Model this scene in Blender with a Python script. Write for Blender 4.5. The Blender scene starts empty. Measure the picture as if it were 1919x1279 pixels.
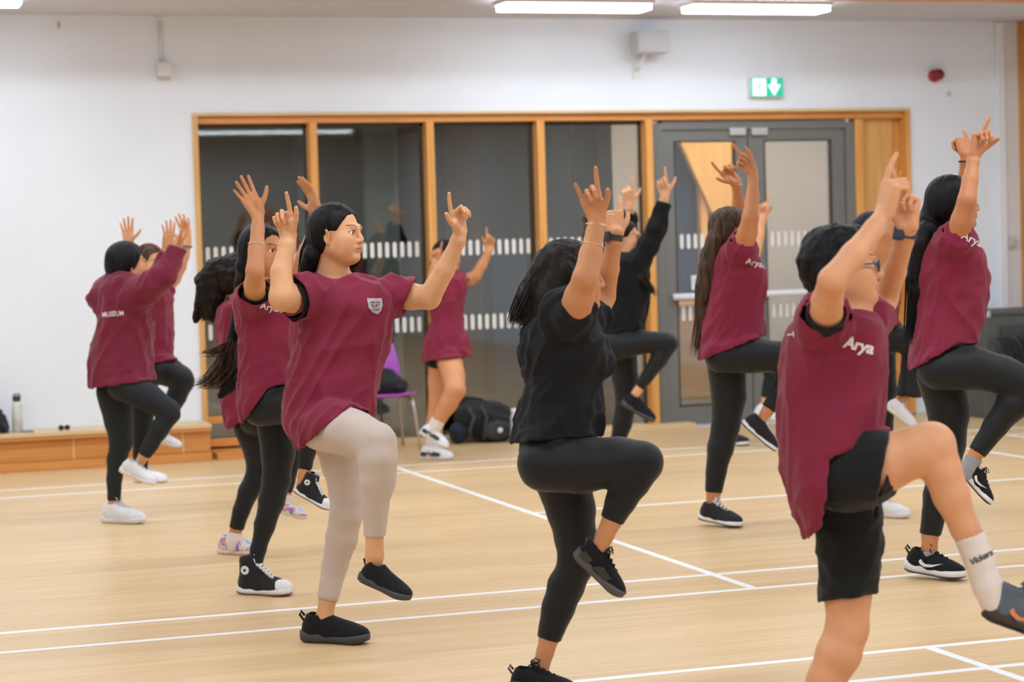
import bpy, bmesh, math, random
import numpy as np
from mathutils import Vector, Matrix

# ------------------------------------------------------------------ camera
IW, IH = 1919.0, 1279.0
FPX, PITCH, ROLL, YAW, CAMH = 3981.56, -0.0451182, -0.0282447, 0.322342, 1.48
_c, _s = math.cos(YAW), math.sin(YAW)
FW = np.array([_s * math.cos(PITCH), _c * math.cos(PITCH), math.sin(PITCH)])
_rt = np.array([_c, -_s, 0.0]); _up = np.cross(_rt, FW)
RT = _rt * math.cos(ROLL) + _up * math.sin(ROLL)
UP = -_rt * math.sin(ROLL) + _up * math.cos(ROLL)
CAM = np.array([0.0, 0.0, CAMH])

scene = bpy.context.scene
COL = scene.collection
cam_d = bpy.data.cameras.new('camera'); cam = bpy.data.objects.new('camera', cam_d); COL.objects.link(cam)
m = Matrix.Identity(4)
for i in range(3):
    m[i][0], m[i][1], m[i][2], m[i][3] = RT[i], UP[i], -FW[i], CAM[i]
cam.matrix_world = m
cam_d.sensor_fit = 'HORIZONTAL'; cam_d.sensor_width = 36.0; cam_d.lens = FPX * 36.0 / IW
cam_d.clip_start = 0.1; cam_d.clip_end = 200
cam_d.dof.use_dof = True; cam_d.dof.focus_distance = 7.9; cam_d.dof.aperture_fstop = 3.2
scene.camera = cam

# ------------------------------------------------------------------ world, exposure
world = bpy.data.worlds.new('world'); scene.world = world; world.use_nodes = True
world.node_tree.nodes['Background'].inputs[0].default_value = (0.03, 0.045, 0.07, 1)   # dusk outside
world.node_tree.nodes['Background'].inputs[1].default_value = 0.5
scene.view_settings.view_transform = 'Standard'; scene.view_settings.look = 'None'
scene.view_settings.gamma = 1.0; scene.view_settings.use_curve_mapping = False
scene.view_settings.exposure = 0.0
LAMP = 15.0          # emission of the ceiling luminaires
scene.cycles.use_denoising = True
scene.cycles.max_bounces = 6; scene.cycles.diffuse_bounces = 4; scene.cycles.transparent_max_bounces = 12
scene.cycles.sample_clamp_indirect = 4.0
scene.cycles.use_light_tree = False; scene.cycles.adaptive_threshold = 0.03

# ------------------------------------------------------------------ pixel helpers (photo frame 1919x1279)
def ray(x, y): return FW + RT * ((x - IW / 2) / FPX) - UP * ((y - IH / 2) / FPX)
def P(x, y, d): return CAM + ray(x, y) * d
def on_floor(x, y, z=0.0):
    r = ray(x, y); return CAM + r * ((z - CAMH) / r[2])
def on_y(x, y, Y):
    r = ray(x, y); return CAM + r * (Y / r[1])
def depth_of(p): return float((np.asarray(p) - CAM) @ FW)
def camvec(r, u, t):   # right, up, toward the camera
    v = RT * r + UP * u - FW * t; return v / np.linalg.norm(v)
def unit(v): v = np.asarray(v, float); return v / (np.linalg.norm(v) + 1e-12)

# ------------------------------------------------------------------ materials
MATS = {}
def srgb(r, g, b):
    f = lambda c: (c / 255.0) / 12.92 if c / 255.0 <= 0.04045 else ((c / 255.0 + 0.055) / 1.055) ** 2.4
    return (f(r), f(g), f(b), 1.0)
class NT:
    def __init__(s, name):
        s.m = bpy.data.materials.new(name); s.m.use_nodes = True; s.t = s.m.node_tree
        s.b = s.t.nodes['Principled BSDF']; s.out = s.t.nodes['Material Output']
    def n(s, typ, **kw):
        x = s.t.nodes.new(typ)
        for k, v in kw.items():
            if isinstance(k, str) and hasattr(x, k): setattr(x, k, v)
        return x
    def l(s, a, b): s.t.links.new(a, b)
    def noise(s, scale, detail=3, stretch=(1, 1, 1), coord='Object', rough=0.5, dist=0.0):
        tc = s.n('ShaderNodeTexCoord'); mp = s.n('ShaderNodeMapping'); nz = s.n('ShaderNodeTexNoise')
        mp.inputs['Scale'].default_value = stretch
        nz.inputs['Scale'].default_value = scale; nz.inputs['Detail'].default_value = detail
        nz.inputs['Roughness'].default_value = rough; nz.inputs['Distortion'].default_value = dist
        s.l(tc.outputs[coord], mp.inputs['Vector']); s.l(mp.outputs[0], nz.inputs['Vector'])
        return nz.outputs['Fac']
    def ramp(s, fac, stops):
        r = s.n('ShaderNodeValToRGB'); e = r.color_ramp.elements
        while len(e) < len(stops): e.new(0.5)
        for i, (p, c) in enumerate(stops): e[i].position = p; e[i].color = c
        s.l(fac, r.inputs[0]); return r.outputs[0]
    def mix(s, fac, a, b, mode='MIX'):
        x = s.n('ShaderNodeMix'); x.data_type = 'RGBA'; x.blend_type = mode
        for sock, v in ((x.inputs[0], fac), (x.inputs[6], a), (x.inputs[7], b)):
            if hasattr(v, 'is_linked') or isinstance(v, bpy.types.NodeSocket): s.l(v, sock)
            else: sock.default_value = v
        return x.outputs[2]
    def bump(s, h, strength=0.2, dist=0.01):
        x = s.n('ShaderNodeBump'); x.inputs['Strength'].default_value = strength; x.inputs['Distance'].default_value = dist
        s.l(h, x.inputs['Height']); s.l(x.outputs[0], s.b.inputs['Normal'])
    def set(s, **kw):
        for k, v in kw.items():
            k = k.replace('_', ' ')
            s.b.inputs[k].default_value = v

def mul(c, k): return (min(1, c[0] * k), min(1, c[1] * k), min(1, c[2] * k), 1)
def mat_plain(name, col, rough=0.5, metal=0.0, spec=0.5, var=0.08, scale=20, bump=0.0, sheen=0.0, bscale=None):
    if name in MATS: return MATS[name]
    t = NT(name); f = t.noise(scale, 3)
    t.l(t.ramp(f, [(0.3, mul(col, 1 - var)), (0.7, mul(col, 1 + var))]), t.b.inputs['Base Color'])
    t.set(Roughness=rough, Metallic=metal); t.b.inputs['Specular IOR Level'].default_value = spec
    if sheen: t.b.inputs['Sheen Weight'].default_value = sheen
    if bump: t.bump(t.noise(bscale or scale * 6, 2), bump, 0.003)
    MATS[name] = t.m; return t.m
def mat_fabric(name, col, rough=0.85, var=0.10, sheen=0.12, knit=900):
    if name in MATS: return MATS[name]
    t = NT(name); f = t.noise(7, 4)
    t.l(t.ramp(f, [(0.3, mul(col, 1 - var)), (0.7, mul(col, 1 + var))]), t.b.inputs['Base Color'])
    t.set(Roughness=rough); t.b.inputs['Specular IOR Level'].default_value = 0.25
    t.b.inputs['Sheen Weight'].default_value = sheen; t.b.inputs['Sheen Roughness'].default_value = 0.5
    t.bump(t.noise(knit, 1), 0.15, 0.002)
    MATS[name] = t.m; return t.m
def mat_skin(name, col):
    if name in MATS: return MATS[name]
    t = NT(name); at = t.n('ShaderNodeAttribute'); at.attribute_name = 'tint'
    f = t.noise(14, 4)
    base = t.ramp(f, [(0.3, mul(col, 0.93)), (0.7, mul(col, 1.06))])
    t.l(t.mix(1.0, base, at.outputs['Color'], 'MULTIPLY'), t.b.inputs['Base Color'])
    t.set(Roughness=0.5); t.b.inputs['Specular IOR Level'].default_value = 0.35
    t.b.inputs['Subsurface Weight'].default_value = 0.12; t.b.inputs['Subsurface Radius'].default_value = (0.02, 0.008, 0.004)
    t.b.inputs['Subsurface Scale'].default_value = 0.4
    t.bump(t.noise(260, 2), 0.06, 0.002)
    MATS[name] = t.m; return t.m
def mat_hair(name, col, hi):
    if name in MATS: return MATS[name]
    t = NT(name); f = t.noise(60, 3, (1, 1, 0.07)); g = t.noise(190, 2, (1, 1, 0.05))
    t.l(t.ramp(f, [(0.35, col), (0.75, hi)]), t.b.inputs['Base Color'])
    t.set(Roughness=0.5); t.b.inputs['Specular IOR Level'].default_value = 0.2
    t.bump(g, 0.55, 0.006)
    MATS[name] = t.m; return t.m
def mat_wood(name, c0, c1, stretch=(1, 1, 14), scale=3.0, rough=0.45, coord='Object'):
    if name in MATS: return MATS[name]
    t = NT(name); f = t.noise(scale, 5, stretch, coord, 0.6, 0.4)
    t.l(t.ramp(f, [(0.25, c0), (0.75, c1)]), t.b.inputs['Base Color'])
    t.set(Roughness=rough); t.bump(f, 0.05, 0.002)
    MATS[name] = t.m; return t.m
def mat_emit(name, col, strength):
    if name in MATS: return MATS[name]
    t = NT(name); t.b.inputs['Base Color'].default_value = mul(col, 0.8)
    t.b.inputs['Emission Color'].default_value = col; t.b.inputs['Emission Strength'].default_value = strength
    MATS[name] = t.m; return t.m

# ------------------------------------------------------------------ mesh helpers
def wloc(o):
    p = o.location.copy()
    return p if o.parent is None else p + o.matrix_parent_inverse.translation + wloc(o.parent)
def link(o, parent=None, local=False):
    """meshes are given in world coordinates unless local"""
    COL.objects.link(o)
    if parent is not None:
        o.parent = parent
        if not local: o.matrix_parent_inverse = Matrix.Translation(-wloc(parent))
    return o
def tag(o, label=None, cat=None, group=None, kind=None):
    if label: o['label'] = label
    if cat: o['category'] = cat
    if group: o['group'] = group
    if kind: o['kind'] = kind
    return o
def empty(name, loc):
    o = bpy.data.objects.new(name, None); o.empty_display_size = 0.1; link(o); o.location = [float(x) for x in loc]; return o
def np_mesh(name, V, F, mat, smooth=True, tint=None):
    me = bpy.data.meshes.new(name); V = np.ascontiguousarray(V, np.float32); F = np.ascontiguousarray(F, np.int32)
    k = F.shape[1]
    me.vertices.add(len(V)); me.vertices.foreach_set('co', V.ravel())
    me.loops.add(F.size); me.loops.foreach_set('vertex_index', F.ravel())
    me.polygons.add(len(F)); me.polygons.foreach_set('loop_start', np.arange(0, F.size, k, dtype=np.int32))
    if tint is not None:
        a = me.color_attributes.new('tint', 'FLOAT_COLOR', 'POINT')
        a.data.foreach_set('color', np.ascontiguousarray(np.c_[tint, np.ones(len(V))], np.float32).ravel())
    me.update(calc_edges=True); me.validate()
    if smooth: me.polygons.foreach_set('use_smooth', np.ones(len(me.polygons), bool))
    if mat: me.materials.append(mat)
    return me
def obj_np(name, V, F, mat, parent=None, smooth=True, tint=None, origin=None):
    V = np.asarray(V, float); org = np.zeros(3) if origin is None else np.asarray(origin, float)
    o = bpy.data.objects.new(name, np_mesh(name, V - org, F, mat, smooth, tint)); link(o, parent)
    return o
class MB:
    """collects faces of one mesh"""
    def __init__(s): s.v = []; s.f = []
    def add(s, V, F):
        b = len(s.v); s.v += [tuple(map(float, p)) for p in V]; s.f += [tuple(i + b for i in q) for q in F]; return s
    def box(s, x0, y0, z0, x1, y1, z1):
        V = [(x, y, z) for z in (z0, z1) for y in (y0, y1) for x in (x0, x1)]
        return s.add(V, [(0, 2, 3, 1), (4, 5, 7, 6), (0, 1, 5, 4), (2, 6, 7, 3), (0, 4, 6, 2), (1, 3, 7, 5)])
    def tube(s, pts, r, n=8, caps=True):
        pts = [np.asarray(p, float) for p in pts]; rs = r if hasattr(r, '__len__') else [r] * len(pts)
        V = []; F = []; prev = None
        for i, p in enumerate(pts):
            d = unit(pts[min(i + 1, len(pts) - 1)] - pts[max(i - 1, 0)])
            if prev is None:
                a = np.array([0, 0, 1.0]) if abs(d[2]) < 0.9 else np.array([1.0, 0, 0])
            else: a = prev
            x = unit(a - d * (a @ d)); y = np.cross(d, x); prev = x
            for k in range(n):
                t = 2 * math.pi * k / n; V.append(p + (x * math.cos(t) + y * math.sin(t)) * rs[i])
        for i in range(len(pts) - 1):
            for k in range(n):
                F.append((i * n + k, i * n + (k + 1) % n, (i + 1) * n + (k + 1) % n, (i + 1) * n + k))
        if caps:
            F.append(tuple(range(n))[::-1]); F.append(tuple((len(pts) - 1) * n + k for k in range(n)))
        return s.add(V, F)
    def lathe(s, prof, c=(0, 0, 0), n=20, axis=(0, 0, 1)):
        ax = unit(axis); a = np.array([1.0, 0, 0]) if abs(ax[0]) < 0.9 else np.array([0, 1.0, 0])
        x = unit(a - ax * (a @ ax)); y = np.cross(ax, x); c = np.asarray(c, float); V = []; F = []
        for r, z in prof:
            for k in range(n):
                t = 2 * math.pi * k / n; V.append(c + ax * z + (x * math.cos(t) + y * math.sin(t)) * r)
        for i in range(len(prof) - 1):
            for k in range(n): F.append((i * n + k, i * n + (k + 1) % n, (i + 1) * n + (k + 1) % n, (i + 1) * n + k))
        F.append(tuple(range(n))[::-1]); F.append(tuple((len(prof) - 1) * n + k for k in range(n)))
        return s.add(V, F)
    def prism(s, poly, a, b, plane='xz'):
        """poly in a plane, extruded between two values of the remaining axis"""
        n = len(poly); mk = {'xz': lambda p, t: (p[0], t, p[1]), 'xy': lambda p, t: (p[0], p[1], t), 'yz': lambda p, t: (t, p[0], p[1])}[plane]
        V = [mk(p, a) for p in poly] + [mk(p, b) for p in poly]
        F = [tuple(range(n))[::-1], tuple(range(n, 2 * n))] + [(i, (i + 1) % n, n + (i + 1) % n, n + i) for i in range(n)]
        return s.add(V, F)
    def build(s, name, mat, parent=None, smooth=False, bevel=0.0, loc=None):
        me = bpy.data.meshes.new(name); V = s.v
        if loc is not None: V = [(p[0] - loc[0], p[1] - loc[1], p[2] - loc[2]) for p in V]
        me.from_pydata(V, [], s.f); me.update()
        bm = bmesh.new(); bm.from_mesh(me); bmesh.ops.recalc_face_normals(bm, faces=bm.faces)
        if bevel: bmesh.ops.bevel(bm, geom=list(bm.edges), offset=bevel, segments=2, affect='EDGES', profile=0.6, clamp_overlap=True)
        bm.to_mesh(me); bm.free()
        if smooth: me.polygons.foreach_set('use_smooth', np.ones(len(me.polygons), bool))
        me.materials.append(mat); o = bpy.data.objects.new(name, me); link(o, parent)
        if loc is not None: o.location = [float(x) for x in loc]
        return o

# ================================================================== THE HALL
YW = 15.40                      # plaster face of the far wall
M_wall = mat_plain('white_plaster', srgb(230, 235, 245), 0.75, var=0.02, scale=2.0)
M_wall2 = mat_plain('plaster_dimmed', srgb(192, 190, 190), 0.75, var=0.02, scale=2.0)  # for unseen walls, toned down to cut bounced light
M_ceil = mat_plain('ceiling_paint', srgb(204, 205, 214), 0.85, var=0.02, scale=2.0)
W0, W1 = srgb(206, 138, 62), srgb(232, 174, 98)
M_woodz = mat_wood('pine_vertical', W0, W1, (9, 9, 0.5))
M_woodx = mat_wood('pine_horizontal', srgb(196, 124, 54), srgb(222, 156, 84), (0.5, 9, 9))
M_pale = mat_wood('pale_nosing', srgb(206, 176, 132), srgb(224, 198, 158), (0.5, 9, 9))
M_panelw = mat_wood('maple_panel', srgb(200, 148, 82), srgb(222, 172, 104), (6, 6, 0.5))
M_grey = mat_plain('grey_powder_coat', srgb(112, 112, 110), 0.5, var=0.04, scale=5)
M_dgrey = mat_plain('dark_gasket', srgb(62, 60, 57), 0.6, var=0.05, scale=5)
M_metal = mat_plain('brushed_steel', srgb(205, 208, 212), 0.35, 0.85, var=0.05, scale=30)
M_whitepl = mat_plain('white_plastic', srgb(222, 222, 226), 0.45, var=0.02, scale=10)
M_greypl = mat_plain('grey_plastic', srgb(198, 198, 202), 0.5, var=0.03, scale=10)
M_frost = mat_plain('frosted_vinyl', srgb(226, 226, 224), 0.6, var=0.03, scale=10)
M_line = mat_plain('line_paint', srgb(240, 240, 244), 0.45, var=0.03, scale=9)

def mat_floor():
    t = NT('varnished_oak'); tc = t.n('ShaderNodeTexCoord')
    br = t.n('ShaderNodeTexBrick'); t.l(tc.outputs['Object'], br.inputs['Vector'])
    br.inputs['Scale'].default_value = 1.0; br.inputs['Mortar Size'].default_value = 0.0006
    br.inputs['Brick Width'].default_value = 1.9; br.inputs['Row Height'].default_value = 0.07; br.offset = 0.37
    br.inputs['Color1'].default_value = srgb(207, 171, 122); br.inputs['Color2'].default_value = srgb(225, 193, 147)
    br.inputs['Mortar'].default_value = srgb(178, 138, 92)
    g = t.noise(2.2, 6, (0.5, 16, 1), 'Object', 0.6, 0.3); col = t.ramp(g, [(0.3, srgb(202, 163, 112)), (0.7, srgb(231, 201, 159))])
    t.l(t.mix(0.55, br.outputs['Color'], col), t.b.inputs['Base Color'])
    w = t.noise(1.1, 3); rr = t.n('ShaderNodeMapRange'); rr.inputs[3].default_value = 0.30; rr.inputs[4].default_value = 0.46
    t.l(w, rr.inputs[0]); t.l(rr.outputs[0], t.b.inputs['Roughness'])
    t.b.inputs['Specular IOR Level'].default_value = 0.5
    return t.m
M_floor = mat_floor()
def mat_glass():
    t = NT('window_glass'); t.t.nodes.remove(t.b)
    tr = t.n('ShaderNodeBsdfTransparent'); gl = t.n('ShaderNodeBsdfGlossy'); mx = t.n('ShaderNodeMixShader'); fr = t.n('ShaderNodeFresnel')
    fr.inputs['IOR'].default_value = 1.52
    ml = t.n('ShaderNodeMath'); ml.operation = 'MULTIPLY'; ml.inputs[1].default_value = 2.9     # several panes of glazing reflect
    tr.inputs[0].default_value = (0.80, 0.83, 0.82, 1); gl.inputs['Roughness'].default_value = 0.02; gl.inputs[0].default_value = (0.95, 0.97, 0.97, 1)
    t.l(fr.outputs[0], ml.inputs[0]); t.l(ml.outputs[0], mx.inputs[0]); t.l(tr.outputs[0], mx.inputs[1]); t.l(gl.outputs[0], mx.inputs[2]); t.l(mx.outputs[0], t.out.inputs[0])
    return t.m
M_glass = mat_glass()
def struct(mb, name, mat, **kw): return tag(mb.build(name, mat, **kw), kind='structure')

XL, XR, YB = -4.2, 9.95, -5.0
fl = struct(MB().box(XL, YB, -0.08, XR, YW + 0.12, 0), 'floor', M_floor)
struct(MB().box(XL - .3, YW, -0.08, 2.745, YW + .3, 3.6).box(2.745, YW, 2.502, 8.60, YW + .3, 3.6).box(8.60, YW, -0.08, XR + .3, YW + .3, 3.6), 'wall_far', M_wall)
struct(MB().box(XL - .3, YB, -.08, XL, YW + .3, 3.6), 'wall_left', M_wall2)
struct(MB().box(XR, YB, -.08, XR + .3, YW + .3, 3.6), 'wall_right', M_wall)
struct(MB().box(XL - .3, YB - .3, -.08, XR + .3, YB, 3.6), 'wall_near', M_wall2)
struct(MB().box(XL - .3, 13.8, 3.205, XR + .3, YW + .01, 3.7), 'ceiling', M_ceil)
struct(MB().box(XL - .3, YB - .3, 3.45, XR + .3, 13.80, 3.7), 'ceiling_hall', mat_wood('ceiling_dimmed', srgb(140, 118, 92), srgb(162, 138, 108), (0.5, 9, 9)))  # unseen ceiling, wood tone darkened to cut bounced light
struct(MB().box(XL, 13.80, 3.19, XR, 13.98, 3.24), 'trim_1', M_woodx)                     # timber ceiling edge
struct(MB().box(9.62, 15.16, 0, XR, YW, 3.2), 'trim_2', mat_wood('knotty_post', srgb(188, 126, 60), srgb(222, 164, 92), (7, 7, 0.6)))
struct(MB().box(9.40, YW - .045, 0, 9.47, YW, 3.2), 'trim_3', M_wall, bevel=0.006)          # boxed-in pipe

# ---- court lines painted on the floor
def court(x0, y0, x1, y1):
    tag(MB().box(x0, y0, -0.002, x1, y1, 0.0010 if x1 - x0 > y1 - y0 else 0.0016).build('court_line', M_line, fl))
lw = 0.02
for yy in (13.91, 13.46, 8.58, 8.152, 6.695, 6.285):
    court(XL, yy - lw, XR, yy + lw)
court(3.77 - lw, 8.152, 3.77 + lw, 13.91); court(3.77 - lw, YB, 3.77 + lw, 6.695)
court(3.77, 11.03 - lw, XR, 11.03 + lw)
for xx in (7.53, 8.27): court(xx - lw, 8.152, xx + lw, 13.91)

# ---- glazed screen in the far wall
GY = 15.515
def wood(n, x0, y0, z0, x1, y1, z1, mat=M_woodz): return struct(MB().box(x0, y0, z0, x1, y1, z1), n, mat, bevel=0.004)
wood('trim_4', 2.745, YW - .02, 2.480, 8.60, GY + .08, 2.503, M_pale)            # lining edges
wood('trim_5', 2.745, YW - .02, 0.0, 2.783, GY + .08, 2.480, M_panelw)
wood('trim_6', 2.783, YW + .03, 2.425, 8.565, GY + .06, 2.480, M_woodx)          # head rail
MX = [(3.611, 3.671), (4.512, 4.572), (5.394, 5.454), (6.29, 6.35)]
for i, (a, b) in enumerate(MX): wood('trim_%d' % (7 + i), a, YW, 0.045, b, GY + .06, 2.425, M_woodz)
wood('trim_11', 8.135, YW + .05, 0.0, 8.205, GY + .06, 2.425, M_woodz)
wood('trim_12', 8.205, YW + .10, 0.0, 8.50, GY + .06, 2.425, M_panelw)           # flat pine panel
wood('trim_13', 8.562, YW - .02, 0.0, 8.60, GY + .08, 2.480, M_woodz)
wood('trim_14', 8.50, YW + .12, 0.0, 8.562, GY + .07, 2.480, M_woodz)
wood('trim_15', 3.611, YW - .08, 0.0, 6.62, GY + .06, 0.045, M_pale)                # low sill nosing
wood('trim_16', 2.783, 15.05, 0.0, 3.61, GY + .06, 0.046, M_woodx)
wood('trim_17', 2.783, YW + .02, 0.235, 3.611, GY + .03, 0.285, M_woodx)         # low transom
wood('trim_18', 2.783, YW + .03, 0.062, 3.611, GY + .03, 0.120, M_woodx)
struct(MB().box(6.62, YW - .02, 0, 9.60, GY + .1, 0.018), 'trim_19', M_greypl)     # door threshold

def capsule_mesh(w, h, t=0.003):
    pts = []
    for k in range(7):
        a = math.pi * k / 6; pts.append((w / 2 * math.cos(a), h / 2 - w / 2 + w / 2 * math.sin(a)))
    for k in range(7):
        a = math.pi + math.pi * k / 6; pts.append((w / 2 * math.cos(a), -h / 2 + w / 2 + w / 2 * math.sin(a)))
    o = MB().prism(pts, -t, 0).build('tmp', M_frost); me = o.data; bpy.data.objects.remove(o); me.name = 'glass_marking'; return me
MK = capsule_mesh(0.030, 0.118)
def markings(par, x0, x1, pitch=0.0585):
    n = int((x1 - x0 - 0.02) / pitch); off = (x1 - x0 - (n - 1) * pitch) / 2
    for z in (1.47, 0.90):
        for k in range(n):
            o = bpy.data.objects.new('glass_marking', MK); link(o, par); o.location = (x0 + off + k * pitch, GY - 0.004, z)
xs = [2.783] + [v for ab in MX for v in ab]
for i in range(4):
    a, b = xs[2 * i], xs[2 * i + 1]
    mb = MB().box(a + .003, GY, 0.288 if i == 0 else 0.05, b - .003, GY + .008, 2.42)
    if i == 0: mb.box(a + .003, GY, 0.123, b - .003, GY + .008, 0.232)
    g = struct(mb, 'window_%d' % (i + 1), M_glass)
    tag(MB().box(a, GY - .012, 2.395, b, GY + .02, 2.425).box(a, GY - .012, .05, a + .018, GY + .02, 2.42).box(b - .018, GY - .012, .05, b, GY + .02, 2.42).build('glazing_bead', M_dgrey, g))
    markings(g, a + .02, b - .02)

# ---- grey double door
def door(n, x0, x1, gx0, gx1, hinge):
    z0, z1, gz0, gz1 = 0.022, 2.345, 0.165, 2.262
    d = struct(MB().box(x0, GY - .03, z0, gx0, GY + .03, z1).box(gx1, GY - .03, z0, x1, GY + .03, z1).box(gx0, GY - .03, z0, gx1, GY + .03, gz0).box(gx0, GY - .03, gz1, gx1, GY + .03, z1), 'door_%d' % n, M_grey)
    MB().box(gx0, GY - .004, gz0, gx1, GY + .004, gz1).build('pane', M_glass, d)
    b = 0.012
    MB().box(gx0, GY - .034, gz0, gx0 + b, GY - .004, gz1).box(gx1 - b, GY - .034, gz0, gx1, GY - .004, gz1).box(gx0, GY - .034, gz0, gx1, GY - .004, gz0 + b).box(gx0, GY - .034, gz1 - b, gx1, GY - .004, gz1).build('glazing_bead', M_dgrey, d)
    hb = MB().tube([(gx0 - .05, GY - .075, 1.035), (gx1 + .04, GY - .075, 1.035)], 0.026, 12).build('push_bar', M_whitepl, d, smooth=True)
    for xx in (gx0 - .03, gx1 + .02): MB().box(xx - .015, GY - .075, 1.02, xx + .015, GY - .03, 1.05).build('bar_bracket', M_metal, hb)
    cx = (x1 - .16) if hinge < 0 else (x0 + .02)
    MB().box(cx, GY - .065, 2.30, cx + .14, GY - .03, 2.36).build('door_closer', M_metal, d, bevel=0.006)
    for z in (1.47, 0.90):
        nn = int((gx1 - gx0 - .03) / .0585); off = (gx1 - gx0 - (nn - 1) * .0585) / 2
        for k in range(nn):
            o = bpy.data.objects.new('glass_marking', MK); link(o, d); o.location = (gx0 + off + k * .0585, GY - .008, z)
    return d
dl = door(1, 6.455, 7.19, 6.555, 7.085, -1)
dr = door(2, 7.20, 8.05, 7.335, 7.935, 1)
struct(MB().box(6.352, GY - .05, 0.018, 6.452, GY + .05, 2.40).box(8.054, GY - .05, 0.018, 8.134, GY + .05, 2.40).box(6.452, GY - .05, 2.350, 8.054, GY + .05, 2.42), 'trim_20', M_grey)
MB().box(6.69, GY - .012, 1.085, 6.80, GY - .006, 1.20).build('notice', mat_plain('paper_notice', srgb(226, 230, 232), 0.7, var=0.04, scale=30), dl)
MB().box(6.70, GY - .013, 1.16, 6.79, GY - .0115, 1.166).box(6.70, GY - .013, 1.14, 6.785, GY - .0115, 1.145).box(6.70, GY - .013, 1.12, 6.775, GY - .0115, 1.125).build('notice_print', mat_plain('print_grey', srgb(120, 130, 140), 0.7), dl)

# ---- low bench along the plaster wall
def bench():
    e = tag(empty('wall_bench', (0.5, 15.2, 0)), 'long low timber bench boxed along the foot of the white wall', 'bench')
    x0, x1 = XL + .02, 2.742
    MB().box(x0, 15.035, 0.238, x1, YW - .002, 0.268).build('bench_top', M_pale, e, bevel=0.004)
    MB().box(x0, 15.042, 0.215, x1, 15.075, 0.237).build('edge_rail', M_woodx, e)
    MB().box(x0, 15.10, 0.001, x1, YW - .002, 0.214).build('carcass', M_woodx, e)
    MB().box(x0, 15.045, 0.001, x1, 15.075, 0.062).build('plinth', M_woodx, e, bevel=0.004)
    x = x1 - 0.20
    edges = [x1]
    while x > x0: edges.append(x); x -= 0.77
    edges.append(x0)
    for a, b in zip(edges[1:], edges[:-1]):
        MB().box(a + .004, 15.082, 0.063, b - .004, 15.099, 0.213).build('front_panel', M_woodx, e, bevel=0.003)
        if b < x1: MB().box(b - .006, 15.080, 0.063, b + .006, 15.094, 0.213).build('joint_strip', M_pale, e)
    return e
bench()

# ---- fittings on the far wall
def thing(name, label, cat, loc, group=None): return tag(empty(name, loc), label, cat, group)
e = thing('loudspeaker', 'small grey box loudspeaker on a bracket above the glazed screen', 'loudspeaker', (6.3, YW, 2.93))
MB().box(6.155, 15.17, 2.925, 6.42, 15.33, 3.10).build('cabinet', M_greypl, e, bevel=0.012)
MB().box(6.165, 15.163, 2.935, 6.41, 15.172, 3.09).build('grille', mat_plain('grille_grey', srgb(188, 188, 192), 0.7, var=0.1, scale=200), e)
MB().tube([(6.22, YW, 2.80), (6.22, 15.33, 2.83), (6.25, 15.27, 2.93)], 0.012).box(6.19, YW - .012, 2.74, 6.25, YW, 2.86).build('bracket', M_whitepl, e)
e = thing('exit_sign', 'green and white illuminated exit sign above the double door', 'exit sign', (7.3, YW, 2.6))
MB().box(7.165, YW - .05, 2.592, 7.455, YW, 2.750).build('housing', M_whitepl, e, bevel=0.006)
MB().box(7.170, YW - .054, 2.597, 7.450, YW - .049, 2.745).build('face', mat_emit('sign_green', srgb(20, 196, 160), 0.45), e)
M_sw = mat_emit('sign_white', (1, 1, 1, 1), .8); yy = YW - .0575
# running figure in a doorway, then an arrow pointing down
MB().box(7.187, yy, 2.605, 7.300, yy + .004, 2.738).build('doorway_panel', M_sw, e)
M_sg = mat_emit('sign_pictogram', srgb(150, 226, 208), 0.4); y2 = yy - .002
MB().prism([(7.247 + .010 * math.cos(a), 2.716 + .010 * math.sin(a)) for a in np.linspace(0, 6.1, 12)], y2, y2 + .003).prism([(7.235, 2.70), (7.252, 2.704), (7.262, 2.69), (7.274, 2.688), (7.273, 2.681), (7.258, 2.682), (7.252, 2.69), (7.247, 2.67), (7.262, 2.655), (7.266, 2.628), (7.257, 2.627), (7.252, 2.65), (7.238, 2.662), (7.226, 2.638), (7.206, 2.637), (7.206, 2.645), (7.221, 2.647), (7.234, 2.688), (7.224, 2.686), (7.217, 2.672), (7.210, 2.675), (7.220, 2.695)], y2, y2 + .003).build('running_figure', M_sg, e)
MB().prism([(7.352, 2.738), (7.392, 2.738), (7.392, 2.690), (7.428, 2.690), (7.372, 2.604), (7.316, 2.690), (7.352, 2.690)], yy, yy + .004).build('arrow', M_sw, e)
e = thing('alarm_sounder', 'round red fire alarm sounder high on the white wall', 'alarm', (8.84, YW, 2.765))
M_red = mat_plain('alarm_red', srgb(176, 24, 44), 0.35, var=0.05, scale=20)
MB().lathe([(0.050, 0), (0.052, 0.02), (0.046, 0.035)], (8.83, YW, 2.762), 24, (0, -1, 0)).build('base', M_red, e, smooth=True)
MB().lathe([(0.042, 0.035), (0.047, 0.05), (0.045, 0.085), (0.030, 0.10)], (8.84, YW, 2.768), 24, (0, -1, 0)).build('horn', mat_plain('alarm_dark', srgb(120, 14, 30), 0.3, var=0.2, scale=30), e, smooth=True)
e = thing('sensor_box', 'small white sensor box at the end of a thin vertical conduit', 'sensor', (2.55, YW, 2.75))
MB().box(2.495, YW - .07, 2.765, 2.60, YW, 2.868).build('housing', M_whitepl, e, bevel=0.008)
MB().box(2.508, YW - .072, 2.748, 2.588, YW - .01, 2.766).build('lens', mat_plain('lens_tan', srgb(206, 186, 168), 0.4), e, bevel=0.004)
MB().tube([(2.535, YW - .012, 2.86), (2.535, YW - .012, 3.20)], 0.011).build('conduit', M_whitepl, e, smooth=True)
MB().box(2.515, YW - .03, 3.165, 2.558, YW, 3.203).build('conduit_clip', M_whitepl, e)
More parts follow.
